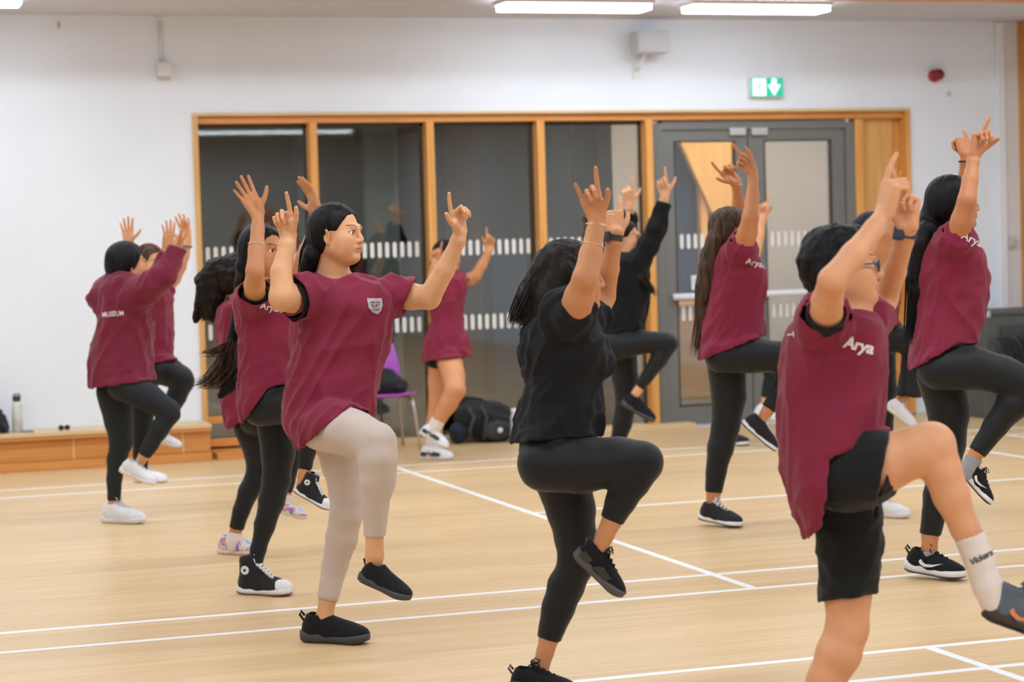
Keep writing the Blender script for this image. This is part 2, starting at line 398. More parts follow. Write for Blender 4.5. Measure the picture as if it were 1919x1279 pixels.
e = thing('wall_hook', 'tiny brass hook high on the white wall near the left edge', 'hook', (1.80, YW, 3.12))
MB().tube([(1.815, YW, 3.145), (1.815, YW - .03, 3.14), (1.808, YW - .035, 3.11)], 0.006).build('hook_arm', mat_plain('brass', srgb(196, 176, 120), 0.35, 0.6), e, smooth=True)
MB().box(1.80, YW - .006, 3.115, 1.83, YW, 3.155).build('hook_plate', M_whitepl, e)
e = thing('wall_socket', 'white wall socket low beside the boxed pipe at the right', 'socket', (9.47, YW, 1.38))
MB().box(9.475, YW - .035, 1.34, 9.56, YW, 1.43).build('plate', M_greypl, e, bevel=0.006)
MB().box(9.495, YW - .045, 1.36, 9.54, YW - .034, 1.41).build('rocker', mat_plain('socket_beige', srgb(200, 190, 184), 0.5), e, bevel=0.004)
e = thing('wall_clip', 'faint grey cable clip under the red alarm sounder', 'clip', (8.96, YW, 2.62))
MB().box(8.945, YW - .012, 2.595, 8.985, YW, 2.635).build('clip_body', mat_plain('clip_grey', srgb(206, 204, 202), 0.6), e, bevel=0.005)
MB().tube([(8.965, YW - .014, 2.600), (8.965, YW - .014, 2.630)], 0.004).build('clip_pin', M_greypl, e)

# ---- ceiling luminaires
M_lamp = mat_emit('lamp_diffuser', (0.84, 0.93, 1.0, 1), LAMP)
def luminaire(x0, x1, y0, y1, z, label, group=None, mat=None, drop=0.0):
    e = thing('ceiling_light', label, 'light', ((x0 + x1) / 2, (y0 + y1) / 2, z), group)
    MB().box(x0 - .02, y0 - .02, z - .012, x1 + .02, y0, z + .03).box(x0 - .02, y1, z - .012, x1 + .02, y1 + .02, z + .03).box(x0 - .02, y0, z - .012, x0, y1, z + .03).box(x1, y0, z - .012, x1 + .02, y1, z + .03).build('frame', M_whitepl, e)
    if drop:
        MB().add([(a, b, c) for c in (z - drop, z - .004) for a, b in ((x0, y0), (x0, y1), (x1, y1), (x1, y0))], [(0, 1, 2, 3), (0, 4, 5, 1), (1, 5, 6, 2), (2, 6, 7, 3), (3, 7, 4, 0)]).build('diffuser', mat or M_lamp, e); return
    MB().add([(x0, y0, z - .006), (x0, y1, z - .006), (x1, y1, z - .006), (x1, y0, z - .006)], [(0, 1, 2, 3)]).build('diffuser', mat or M_lamp, e)
zl = 3.190
luminaire(4.77, 5.86, 14.18, 14.42, zl, 'bright ceiling strip light above the grey loudspeaker', drop=.05)
luminaire(6.20, 7.28, 14.18, 14.42, zl, 'bright ceiling strip light above the exit sign', drop=.05)
luminaire(0.41, 1.44, 14.18, 14.42, zl, 'bright ceiling strip light at the top left corner', drop=.05)
for k, yc in enumerate((-3.2, 0.2, 3.6, 7.0, 10.4, 12.9)):
    luminaire(XL + 1.2, XR - 1.2, yc - .16, yc + .16, 3.44, '%s row of continuous ceiling strip lights counted from the far wall' % ('sixth', 'fifth', 'fourth', 'third', 'second', 'first')[k], 'strip lights over the open floor')

# ---- what stands beyond the glass
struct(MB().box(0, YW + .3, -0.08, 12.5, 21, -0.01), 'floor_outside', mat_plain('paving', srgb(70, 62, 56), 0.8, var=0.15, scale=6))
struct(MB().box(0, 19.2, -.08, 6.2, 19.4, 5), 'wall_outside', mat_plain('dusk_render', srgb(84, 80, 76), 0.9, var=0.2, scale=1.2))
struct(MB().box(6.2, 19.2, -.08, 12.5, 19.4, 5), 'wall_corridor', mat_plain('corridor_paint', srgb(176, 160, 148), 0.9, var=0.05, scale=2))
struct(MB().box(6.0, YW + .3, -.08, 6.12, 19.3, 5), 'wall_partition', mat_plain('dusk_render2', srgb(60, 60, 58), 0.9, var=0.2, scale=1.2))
struct(MB().box(0, YW + .3, 3.3, 12.5, 19.4, 3.4), 'ceiling_corridor', M_ceil)
luminaire(6.8, 10.4, 16.9, 17.7, 3.27, 'unseen wide light added to brighten the corridor behind the double door', None, mat_emit('corridor_fill', (1.0, .95, .88, 1), 26.0))  # unseen lamp, added and widened to brighten the corridor
def post(name, label, cat, xa, xb, Y, z0, z1, mat, d=.12):
    e = thing(name, label, cat, ((xa + xb) / 2, Y, 0)); MB().box(xa, Y, z0, xb, Y + d, z1).build('shaft', mat, e, bevel=0.02)
    MB().box(xa - .03, Y - .03, -0.008, xb + .03, Y + d + .03, 0.02).build('base_plate', M_dgrey, e); return e
post('column', 'pale grey column standing behind the second window pane', 'column', 4.33, 4.62, 16.6, 0, 3.28, mat_plain('pale_column', srgb(176, 186, 186), 0.6))  # column added beyond the glass for the pane's pale upright
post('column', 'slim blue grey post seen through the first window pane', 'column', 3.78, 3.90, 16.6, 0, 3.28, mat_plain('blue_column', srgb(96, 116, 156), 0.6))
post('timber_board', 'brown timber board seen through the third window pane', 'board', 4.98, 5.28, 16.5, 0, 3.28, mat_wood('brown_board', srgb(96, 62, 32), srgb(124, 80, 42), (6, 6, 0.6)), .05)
post('column', 'light grey upright standing in for a reflection in the fourth window pane', 'column', 6.00, 6.10, 16.2, 0, 3.28, mat_plain('pale_column', srgb(176, 186, 186), 0.6))  # upright added behind the glass to imitate a pale reflection
e = post('blue_form', 'tall blue domed bin standing outside the third window pane', 'bin', 5.36, 5.66, 16.5, 0.25, 1.42, mat_plain('blue_plastic', srgb(44, 84, 142), 0.5), .3)  # blue domed form added beyond the glass, not a known object
MB().box(5.44, 16.6, 0.0, 5.58, 16.75, 0.26).build('stand', M_dgrey, e); MB().lathe([(.15, 0), (.14, .06), (.09, .11), (.02, .13)], (5.51, 16.65, 1.42), 20).build('dome', mat_plain('blue_plastic', srgb(44, 84, 142), 0.5), e, smooth=True)
def pxpoly(pts, Y): return [(float(q[0]), float(q[2])) for q in (on_y(x, y, Y) for x, y in pts)]
M_navy = mat_plain('navy_felt', srgb(20, 46, 84), 0.9, var=0.25, scale=4)
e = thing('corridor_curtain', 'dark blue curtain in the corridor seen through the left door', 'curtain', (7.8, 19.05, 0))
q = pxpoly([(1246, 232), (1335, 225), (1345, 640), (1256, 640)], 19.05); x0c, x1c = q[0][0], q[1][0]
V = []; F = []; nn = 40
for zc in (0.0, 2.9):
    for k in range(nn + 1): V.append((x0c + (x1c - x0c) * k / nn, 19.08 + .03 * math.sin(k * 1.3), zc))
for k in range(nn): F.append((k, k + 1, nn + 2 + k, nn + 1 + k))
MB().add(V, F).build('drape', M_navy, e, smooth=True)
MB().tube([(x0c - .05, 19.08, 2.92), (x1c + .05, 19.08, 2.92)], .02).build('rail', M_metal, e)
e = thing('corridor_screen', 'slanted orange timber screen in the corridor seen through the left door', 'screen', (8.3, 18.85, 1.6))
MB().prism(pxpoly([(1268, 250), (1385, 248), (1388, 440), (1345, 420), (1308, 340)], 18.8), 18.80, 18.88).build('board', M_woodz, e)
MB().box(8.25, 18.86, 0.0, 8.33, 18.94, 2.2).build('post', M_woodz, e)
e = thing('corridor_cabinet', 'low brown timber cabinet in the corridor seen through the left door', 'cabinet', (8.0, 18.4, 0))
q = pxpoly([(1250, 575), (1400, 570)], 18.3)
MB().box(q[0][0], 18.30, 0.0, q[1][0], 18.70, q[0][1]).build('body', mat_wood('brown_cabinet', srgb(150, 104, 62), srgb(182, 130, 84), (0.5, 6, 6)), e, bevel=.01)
MB().box(q[0][0] - .02, 18.27, q[0][1], q[1][0] + .02, 18.72, q[0][1] + .03).build('top', M_woodx, e)

# ================================================================== IMPLICIT SURFACES (bodies, clothes, hair, shoes, bags)
f32 = np.float32
class Cone:
    sub = False
    def __init__(s, a, b, ra, rb, k=0.01):
        s.a = np.asarray(a, f32); s.b = np.asarray(b, f32); s.ra, s.rb, s.k = float(ra), float(rb), k
    def d(s, p):
        ba = s.b - s.a; pa = p - s.a; t = np.clip((pa @ ba) / max(float(ba @ ba), 1e-9), 0, 1)
        q = pa - t[..., None] * ba
        return np.sqrt((q * q).sum(-1)) - (s.ra + t * (s.rb - s.ra))
    def box(s):
        r = max(s.ra, s.rb); return np.minimum(s.a, s.b) - r, np.maximum(s.a, s.b) + r
class Ell:
    def __init__(s, c, R, r, k=0.01, sub=False):
        s.c = np.asarray(c, f32); s.R = np.asarray(R, f32); s.r = np.asarray(r, f32); s.k = k; s.sub = sub   # R rows = axes
    def d(s, p):
        q = (p - s.c) @ s.R.T; a = q / s.r; k0 = np.sqrt((a * a).sum(-1)); b = a / s.r
        k1 = np.sqrt((b * b).sum(-1)) + 1e-6
        return k0 * (k0 - 1) / k1
    def box(s):
        r = float(s.r.max()); return s.c - r, s.c + r
class Loft:
    """stack of elliptic sections along the axis v of a frame (u right, v up, w away); rows: v, uc, a, wc, b"""
    sub = False
    def __init__(s, O, R, rows, k=0.02, n=2.25):
        s.O = np.asarray(O, f32); s.R = np.asarray(R, f32); s.k = k; s.n = n
        r = np.array(sorted(rows), float); v = np.linspace(r[0, 0], r[-1, 0], 80); t = [v]
        for c in range(1, 5):
            m = np.gradient(r[:, c], r[:, 0]); i = np.clip(np.searchsorted(r[:, 0], v) - 1, 0, len(r) - 2)
            h = r[i + 1, 0] - r[i, 0]; x = (v - r[i, 0]) / h
            t.append((2 * x**3 - 3 * x**2 + 1) * r[i, c] + (x**3 - 2 * x**2 + x) * h * m[i] + (-2 * x**3 + 3 * x**2) * r[i + 1, c] + (x**3 - x**2) * h * m[i + 1])
        s.t = [np.asarray(a, f32) for a in t]
    def d(s, p):
        q = (p - s.O) @ s.R.T; v = q[..., 1]; T = s.t; v0, v1 = float(T[0][0]), float(T[0][-1])
        x = np.clip((v - v0) / (v1 - v0) * 79, 0, 78.999); i = x.astype(np.int32); f = (x - i).astype(f32)
        g = lambda c: T[c][i] * (1 - f) + T[c][i + 1] * f
        a = np.maximum(g(2), .004); b = np.maximum(g(4), .004); n = s.n
        rho = (np.abs((q[..., 0] - g(1)) / a)**n + np.abs((q[..., 2] - g(3)) / b)**n)**(1 / n)
        d = (rho - 1) * np.minimum(a, b)
        return np.maximum(d, np.maximum(v - v1, v0 - v))
    def box(s):
        m = max(float(s.t[2].max()), float(s.t[4].max())); lo = np.full(3, 1e9); hi = -lo
        for j in range(0, 80, 8):
            c = s.O + s.R.T @ np.array([s.t[1][j], s.t[0][j], s.t[3][j]]); lo = np.minimum(lo, c - m); hi = np.maximum(hi, c + m)
        return lo, hi
class Box:
    sub = False
    def __init__(s, c, R, h, r=0.01, k=0.01):
        s.c = np.asarray(c, f32); s.R = np.asarray(R, f32); s.h = np.asarray(h, f32) - r; s.rr = r; s.k = k
    def d(s, p):
        q = np.abs((p - s.c) @ s.R.T) - s.h
        return np.sqrt((np.maximum(q, 0)**2).sum(-1)) + np.minimum(q.max(-1), 0) - s.rr
    def box(s):
        r = float(np.linalg.norm(s.h + s.rr)); return s.c - r, s.c + r
class Cap:
    """keeps what lies inside at least one group of planes (p0, n); acts on everything before it"""
    sub = 'cap'; k = 0.0; near = None
    def __init__(s, groups):
        s.gr = [[(np.asarray(a, f32), np.asarray(unit(b), f32)) for a, b in (g if isinstance(g, list) else [g])] for g in groups]; s.pl = [q for g in s.gr for q in g]
    def d(s, p):
        out = None
        for gr in s.gr:
            g = None
            for a, n in gr:
                v = (p - a) @ n; g = v if g is None else np.maximum(g, v)
            out = g if out is None else np.minimum(out, g)
        return out
def smin(a, b, k):
    h = np.maximum(k - np.abs(a - b), 0) / k
    return np.minimum(a, b) - h * h * (k * 0.25)
def apply_ops(ops, pts, val):
    for o in ops:
        d = o.d(pts).astype(f32)
        if o.sub == 'cap': val = np.maximum(val, d)
        elif o.sub: val = -smin(-val, d, o.k)
        else: val = smin(val, d, o.k)
    return val
_O8 = np.array([(i, j, k) for i in (0, 1) for j in (0, 1) for k in (0, 1)])
_E12 = [(a, b) for a in range(8) for b in range(a + 1, 8) if np.abs(_O8[a] - _O8[b]).sum() == 1]
def surface(ops, h, zone=None, B=8):
    """naive surface nets over sparse blocks; returns vertices, quads"""
    lo = np.full(3, 1e9); hi = -lo
    for o in ops:
        if o.sub is False:
            a, b = o.box(); lo = np.minimum(lo, a); hi = np.maximum(hi, b)
    lo -= 2.5 * h; hi += 2.5 * h
    if zone is not None:
        zl = np.min([c - r for c, r in zone], 0); zh = np.max([c + r for c, r in zone], 0)
        lo = np.maximum(lo, zl); hi = np.minimum(hi, zh)
    s = B * h; n = np.maximum(np.ceil((hi - lo) / s).astype(int), 1)
    g = np.stack(np.meshgrid(*[np.arange(q) for q in n], indexing='ij'), -1).reshape(-1, 3)
    cen = (lo + (g + 0.5) * s).astype(f32)
    if zone is not None:
        kz = np.zeros(len(cen), bool)
        for c, r in zone: kz |= ((cen - c)**2).sum(1) < (r + s)**2
        g = g[kz]; cen = cen[kz]
    hd = s * 0.87
    ds = []; val = np.full(len(cen), 0.5, f32)
    for o in ops:
        d = o.d(cen).astype(f32); ds.append(d)
        if o.sub == 'cap': val = np.maximum(val, d)
        elif o.sub: val = -smin(-val, d, o.k)
        else: val = smin(val, d, o.k)
    act = np.abs(val) < hd * 1.6 + 0.006
    g = g[act]; ds = [d[act] for d in ds]
    if len(g) == 0: return np.zeros((0, 3)), np.zeros((0, 4), int)
    L = np.stack(np.meshgrid(*[np.arange(B + 1)] * 3, indexing='ij'), -1).reshape(-1, 3)
    V = np.full((len(g), (B + 1)**3), 0.08, f32)
    for o, d in zip(ops, ds):
        m = (np.abs(d) < hd * 1.6 + 0.01) if o.sub == 'cap' else (d < hd * 1.6 + o.k + 0.008)
        if o.sub == 'cap': m |= d > 0
        if not m.any(): continue
        pts = (lo + (g[m][:, None, :] * B + L[None]) * h).astype(f32)
        dd = o.d(pts).astype(f32)
        if o.sub == 'cap': V[m] = np.maximum(V[m], dd)
        elif o.sub: V[m] = -smin(-V[m], dd, o.k)
        else: V[m] = smin(V[m], dd, o.k)
    V = V.reshape(len(g), B + 1, B + 1, B + 1)
    cor = [V[:, a:a + B, b:b + B, c:c + B] for a, b, c in _O8]
    cnt = sum((c < 0).astype(np.int8) for c in cor); act = (cnt > 0) & (cnt < 8)
    bi, i, j, k = np.nonzero(act); cv = np.stack([c[bi, i, j, k] for c in cor], 1)
    G = g[bi] * B + np.stack([i, j, k], 1)
    pos = np.zeros((len(G), 3)); w = np.zeros(len(G))
    for a, b in _E12:
        x, y = cv[:, a], cv[:, b]; m = (x < 0) != (y < 0); t = np.where(m, x / np.where(m, x - y, 1), 0)
        pos += np.where(m[:, None], _O8[a] + t[:, None] * (_O8[b] - _O8[a]), 0); w += m
    verts = lo + (G + pos / w[:, None]) * h
    N = (n * B + 2).astype(np.int64); key = ((G[:, 0] + 1) * N[1] + G[:, 1] + 1) * N[2] + G[:, 2] + 1
    od = np.argsort(key); sk = key[od]
    st = [N[1] * N[2], N[2], 1]; quads = []
    for ax in range(3):
        c1 = {0: 4, 1: 2, 2: 1}[ax]; a = cv[:, 0] < 0; b = cv[:, c1] < 0; m = np.nonzero(a != b)[0]
        u, v = [q for q in range(3) if q != ax]
        if ax == 1: u, v = v, u
        ids = []
        ok = np.ones(len(m), bool)
        for off in (0, st[u], st[u] + st[v], st[v]):
            kk = key[m] - off; ix = np.minimum(np.searchsorted(sk, kk), len(sk) - 1); ok &= sk[ix] == kk; ids.append(od[ix])
        q = np.stack(ids, 1); fl_ = a[m]; q = np.where(fl_[:, None], q, q[:, ::-1]); quads.append(q[ok])
    return verts, np.concatenate(quads)
def compact(V, F):
    u, inv = np.unique(F.ravel(), return_inverse=True); return V[u], inv.reshape(F.shape)
def vnormals(V, F):
    a = V[F[:, 2]] - V[F[:, 0]]; b = V[F[:, 3]] - V[F[:, 1]]; n = np.cross(a, b); out = np.zeros_like(V)
    for c in range(4): np.add.at(out, F[:, c], n)
    return out / (np.linalg.norm(out, axis=1, keepdims=True) + 1e-12)
def smooth(V, F, it=1, lam=0.5):
    for _ in range(it):
        acc = np.zeros_like(V); cn = np.zeros(len(V))
        for a, b in ((0, 1), (1, 2), (2, 3), (3, 0)):
            np.add.at(acc, F[:, a], V[F[:, b]]); np.add.at(cn, F[:, a], 1); np.add.at(acc, F[:, b], V[F[:, a]]); np.add.at(cn, F[:, b], 1)
        V = V + lam * (acc / np.maximum(cn, 1)[:, None] - V)
    return V
def open_caps(V, F, caps, h, hole=None):
    """removes the lids that the Cap planes left, so that cloth is open at hem, neck and cuff"""
    nf = np.cross(V[F[:, 2]] - V[F[:, 0]], V[F[:, 3]] - V[F[:, 1]]); nf /= np.linalg.norm(nf, axis=1, keepdims=True) + 1e-12
    c = V[F].mean(1); kill = np.zeros(len(F), bool)
    for cp in caps:
        g = cp.d(c.astype(f32)); lim = np.ones(len(F), bool) if cp.near is None else ((c - cp.near[0])**2).sum(1) < cp.near[1]**2
        for a, n in cp.pl:
            kill |= (np.abs((c - a) @ n) < 0.75 * h) & (nf @ n > 0.75) & (np.abs(g) < h) & lim
    if hole is not None: kill |= hole.d(c.astype(f32)) < 0.6 * h
    return compact(V, F[~kill])
def smooth_rim(V, F, it=6):
    e = np.sort(np.concatenate([F[:, [0, 1]], F[:, [1, 2]], F[:, [2, 3]], F[:, [3, 0]]]), 1); key = e[:, 0].astype(np.int64) * (len(V) + 1) + e[:, 1]
    u, ix, cn = np.unique(key, return_index=True, return_counts=True); b = e[ix[cn == 1]]
    if len(b) == 0: return V
    V = V.copy()
    for _ in range(it):
        acc = np.zeros_like(V); c = np.zeros(len(V))
        np.add.at(acc, b[:, 0], V[b[:, 1]]); np.add.at(acc, b[:, 1], V[b[:, 0]]); np.add.at(c, b[:, 0], 1); np.add.at(c, b[:, 1], 1)
        m = c == 2; V[m] = V[m] * .5 + .5 * acc[m] / 2
    return V
_rng = np.random.RandomState(7); _PG = unit(_rng.normal(size=(256, 3))); _PG = _rng.normal(size=(256, 3)); _PG /= np.linalg.norm(_PG, axis=1, keepdims=True)
_PP = _rng.permutation(256); _PP = np.r_[_PP, _PP, _PP]
def perlin(p):
    p = np.asarray(p, float); i = np.floor(p).astype(int); f = p - i; i &= 255; u = f * f * f * (f * (f * 6 - 15) + 10); out = 0
    for a, b, c in _O8:
        hsh = _PP[_PP[_PP[(i[:, 0] + a) & 255] + ((i[:, 1] + b) & 255)] + ((i[:, 2] + c) & 255)]
        d = ((f - np.array([a, b, c])) * _PG[hsh]).sum(1)
        w = (u[:, 0] if a else 1 - u[:, 0]) * (u[:, 1] if b else 1 - u[:, 1]) * (u[:, 2] if c else 1 - u[:, 2])
        out = out + w * d
    return out
def folds(V, dirs, seed=0.0):
    """cloth folds: ridged noise stretched along given directions; dirs: (unit dir, wavelength, amp)"""
    out = np.zeros(len(V))
    for i, (dr, wl, amp) in enumerate(dirs):
        dr = unit(dr); q = V - 0.82 * np.outer(V @ dr, dr); q = q / wl + seed * 3.7 + i * 11.3
        n = perlin(q); r = 1 - 2.6 * np.abs(n); out += amp * (np.maximum(r, -0.2) ** 2 * np.sign(r) - 0.25)
    return out

# ================================================================== SHOES
MS = {}
def R3(fx, uz):
    fx = unit(fx); uz = unit(np.asarray(uz, float) - fx * (np.asarray(uz, float) @ fx)); sy = np.cross(uz, fx); return np.array([fx, sy, uz])
I3 = np.eye(3)
SOLE_X = np.array([0, .03, .07, .11, .15, .19, .22, .245, .262])
SOLE_W = np.array([.016, .031, .034, .032, .035, .044, .044, .034, .012])
def sole_mesh(thick, heel_extra, rocker, flare=1.0):
    V = []; F = []; n = 24; xs = np.linspace(0, .262, 21)
    w = np.interp(xs, SOLE_X, SOLE_W) * flare; w[0] = .018; w[-1] = .014
    zb = np.where(xs > .19, rocker * ((xs - .19) / .072)**2, 0) + np.where(xs < .03, rocker * .5 * ((.03 - xs) / .03)**2, 0)
    zt = thick + np.interp(xs, [0, .05, .16, .262], [heel_extra + .006, heel_extra, 0, rocker * .8])
    yo = np.interp(xs, [0, .1, .2, .262], [0, .002, -.004, -.010])
    for i in range(len(xs)):
        for (sy, z, k) in ((-1, zb[i], .86), (-1, (zb[i] + zt[i]) / 2, 1.03), (-1, zt[i], .95), (1, zt[i], .95), (1, (zb[i] + zt[i]) / 2, 1.03), (1, zb[i], .86)):
            V.append((xs[i], yo[i] + sy * w[i] * k, z))
    for i in range(len(xs) - 1):
        for k in range(6): F.append((i * 6 + k, i * 6 + (k + 1) % 6, (i + 1) * 6 + (k + 1) % 6, (i + 1) * 6 + k))
    F.append(tuple(range(6))[::-1]); F.append(tuple((len(xs) - 1) * 6 + k for k in range(6)))
    return V, F
def shoe_proto(kind):
    """local frame: x heel to toe, z up; returns dict of meshes"""
    if kind in MS: return MS[kind]
    K = SHOES[kind]; st = K['st']; top = K.get('top', 0.085)
    ops = [Ell((.048, 0, .045), I3, (.046, .034, .052), .01), Ell((.125, 0, .040), I3, (.10, .038, .044), .015), Ell((.200, -.005, .034), I3, (.062, .044, .033), .02),
           Cone((.095, 0, .072), (.185, -.004, .042), .034, .026, .015), Cone((.052, 0, .06), (.056, 0, top), .036, .036, .015),
           Cone((.105, 0, .07), (.088, 0, top + .008), .026, .017, .012)]
    if top > .11: ops += [Cone((.06, 0, .07), (.058, 0, top), .040, .041, .015), Cone((.10, 0, .08), (.088, 0, top), .028, .022, .015)]
    ops.append(Cap([((0, 0, top + .012), (-.25, 0, 1))]))
    ops.append(Cap([((0, 0, st * .55), (0, 0, -1))]))
    ops.append(Cone((.058, 0, .30), (.058, 0, .062), .031, .027, .006)); ops[-1].sub = True
    V, F = surface(ops, .0045); V = smooth(V, F, 1, .4)
    up = np_mesh('shoe_upper', V, F, K['up'])
    mb = MB(); mb.add(*sole_mesh(st, K.get('heel', .006), K.get('rock', .012), K.get('flare', 1.04))); so = mb.build('tmp', K['sole'], smooth=True)
    sm = so.data; bpy.data.objects.remove(so)
    parts = [('sole', sm)]
    def keep(name, mb, mat, **kw):
        o = mb.build('tmp', mat, **kw); me = o.data; bpy.data.objects.remove(o); parts.append((name, me))
    if 'outsole' in K:
        mb = MB(); mb.add(*sole_mesh(.006, 0, K.get('rock', .012), K.get('flare', 1.04) * 1.01)); keep('outsole', mb, K['outsole'])
    if 'lace' in K:
        mb = MB(); nl = 8 if top > .11 else 5
        for i in range(nl):
            t = i / (nl - 1); x = .178 - t * (.085 if top <= .11 else .100); z = .074 + t * (top - .05 if top <= .11 else top - .062)
            x2 = x - .010; z2 = z + .008; w = (.017 if top <= .11 else .022) + .004 * t
            lr = .0048 if top > .11 else .0034; mb.tube([(x, -w, z - .004), (x - .004, 0, z + .007), (x2, w, z2 - .004)], lr, 6); mb.tube([(x, w, z - .004), (x - .004, 0, z + .009), (x2, -w, z2 - .004)], lr, 6)
        zt = z + .012; xt = x2
        for sg in (-1, 1):
            mb.tube([(xt, 0, zt), (xt + .012, sg * .016, zt + .014), (xt + .03, sg * .024, zt + .004), (xt + .02, sg * .012, zt - .002), (xt, 0, zt)], .0026, 6)
            mb.tube([(xt, 0, zt), (xt + .02, sg * .02, zt - .006), (xt + .034, sg * .030, zt - .026)], .0024, 6)
        keep('laces', mb, K['lace'], smooth=True)
    if K.get('tab'):
        keep('heel_tab', MB().tube([(.012, 0, top - .012), (-.006, 0, top + .012), (.000, 0, top + .024), (.014, 0, top + .008)], .0045, 8), K['tab'], smooth=True)
    if 'logo' in K:        # curved tick on both sides
        mb = MB(); pts = [(.062, .060), (.075, .044), (.095, .036), (.125, .040), (.170, .060), (.128, .050), (.098, .048), (.082, .056), (.074, .068)]
        for sg in (-1, 1):
            lay = []
            for dy in (0.0, .003):
                for (x, z) in pts:
                    y = .0395 if x > .08 else .037
                    y += .003 * (1 - ((x - .12) / .06)**2); y -= max(0, (z - .045)) * .35
                    lay.append((x, sg * (y + dy), z))
            mb = MB(); n = len(pts); mb.add(lay, [tuple(range(n)), tuple(range(n, 2 * n))[::-1]] + [(i, (i + 1) % n, n + (i + 1) % n, n + i) for i in range(n)])
            keep('logo_tick', mb, K['logo'])
    if 'patch' in K:
        for sg in (-1, 1): keep('ankle_patch', MB().lathe([(.019, 0), (.019, .003)], (.058, sg * .0400, .108), 20, (0, sg, 0)), K['patch'])
        for sg in (-1, 1): keep('patch_star', MB().lathe([(.007, 0), (.007, .0015)], (.058, sg * .0432, .108), 5, (0, sg, 0)), K['up'])
        tv, tf = surface([Ell((.200, -.005, .034), I3, (.0650, .0468, .0358), .01), Cap([((.214, 0, 0), (-1, 0, -.25))]), Cap([((0, 0, .012), (0, 0, -1))])], .004)
        parts.append(('toe_cap', np_mesh('toe_cap', smooth(tv, tf, 1, .3), tf, K['patch'])))
    if 'panel' in K:
        mb = MB()
        for sg in (-1, 1):
            for pl in ([(.01, .03), (.06, .03), (.07, .055), (.02, .062)], [(.085, .030), (.16, .026), (.185, .046), (.12, .062), (.10, .05)]):
                lay = [(x, sg * (.041 + dy), z) for dy in (0, .003) for x, z in pl]; n = len(pl)
                mb = MB().add(lay, [tuple(range(n)), tuple(range(n, 2 * n))[::-1]] + [(i, (i + 1) % n, n + (i + 1) % n, n + i) for i in range(n)])
                keep('side_panel', mb, K['panel'])
    MS[kind] = (up, parts); return MS[kind]
def shoe(parent, kind, heel, toe, up, label=None, scale=1.0):
    """heel/toe world points of the sole's underside"""
    heel = np.asarray(heel, float); toe = np.asarray(toe, float); L = np.linalg.norm(toe - heel); R = R3(toe - heel, up); s = L / .262
    upm, parts = shoe_proto(kind)
    o = bpy.data.objects.new('sneaker', upm); COL.objects.link(o); o.parent = parent
    M = Matrix.Identity(4)
    for i in range(3):
        for c in range(3): M[i][c] = R[c][i] * (s if c != 1 else max(s, .92) * scale)
        M[i][3] = heel[i]
    o.matrix_basis = Matrix.Translation(-wloc(parent)) @ M
    if label: o['label'] = label
    for n, me in parts:
        c = bpy.data.objects.new(n, me); COL.objects.link(c); c.parent = o
    return R, s
M_blk = mat_fabric('black_mesh_knit', srgb(24, 25, 28), sheen=.04); M_blk2 = mat_plain('black_rubber', srgb(62, 62, 64), 0.6, var=0.1, scale=40)
M_wleather = mat_plain('white_leather', srgb(226, 226, 232), 0.5, var=0.03, scale=30); M_wrub = mat_plain('white_rubber', srgb(226, 226, 228), 0.55, var=0.03, scale=30)
M_dkgum = mat_plain('dark_outsole', srgb(40, 36, 34), 0.7)
M_canvas = mat_fabric('black_canvas', srgb(36, 36, 40)); M_wlace = mat_fabric('white_lace', srgb(226, 224, 222))
def mat_tiedye():
    t = NT('tie_dye_canvas'); f = t.noise(11, 2, (1, 1, 1), 'Object', 0.5, 1.2)
    t.l(t.ramp(f, [(0.30, srgb(110, 150, 214)), (0.43, srgb(190, 214, 226)), (0.52, srgb(226, 220, 190)), (0.60, srgb(206, 140, 190)), (0.72, srgb(120, 110, 200))]), t.b.inputs['Base Color']); t.set(Roughness=0.8); return t.m
SHOES = {
    'slip_on': dict(up=M_blk, sole=M_blk2, st=.026, heel=.010, rock=.014, tab=M_blk, flare=1.10),
    'runner_black': dict(up=M_blk, sole=mat_plain('grey_foam', srgb(82, 80, 80), 0.6), st=.030, heel=.012, rock=.018, tab=M_blk2, lace=M_blk, flare=1.10, panel=mat_plain('black_overlay', srgb(46, 46, 50), 0.4)),
    'white_sneaker': dict(up=M_wleather, sole=M_wrub, st=.028, heel=.004, rock=.010, lace=mat_fabric('grey_lace', srgb(196, 192, 194))),
    'high_top': dict(up=M_canvas, sole=M_wrub, st=.028, heel=.0, rock=.008, lace=M_wlace, patch=M_wrub, top=.145, outsole=mat_plain('brown_outsole', srgb(120, 92, 70), 0.7)),
    'swoosh_runner': dict(up=M_blk, sole=M_wrub, st=.030, heel=.014, rock=.016, tab=M_blk, lace=M_blk, logo=M_wrub, flare=1.10, outsole=M_dkgum),
    'tie_dye': dict(up=mat_tiedye(), sole=mat_plain('cream_rubber', srgb(224, 206, 190), 0.6), st=.022, heel=.002, rock=.008),
    'skate_black': dict(up=M_canvas, sole=M_wrub, st=.026, heel=.0, rock=.008, lace=M_wlace, outsole=M_dkgum),
    'court_white': dict(up=M_wleather, sole=M_wrub, st=.028, heel=.0, rock=.010, lace=M_wlace, panel=mat_plain('black_overlay', srgb(40, 40, 44), 0.4), logo=mat_plain('black_overlay', srgb(40, 40, 44), 0.4)),
    'grey_trainer': dict(up=mat_fabric('slate_mesh', srgb(92, 100, 112)), sole=mat_plain('dark_foam', srgb(64, 56, 54), 0.7), st=.040, heel=.020, rock=.014, top=.108, tab=mat_plain('dark_foam', srgb(64, 56, 54), 0.7), lace=mat_fabric('slate_lace', srgb(70, 76, 86)), logo=mat_plain('orange_tick', srgb(214, 132, 84), 0.5), outsole=M_dkgum, flare=1.12),
}

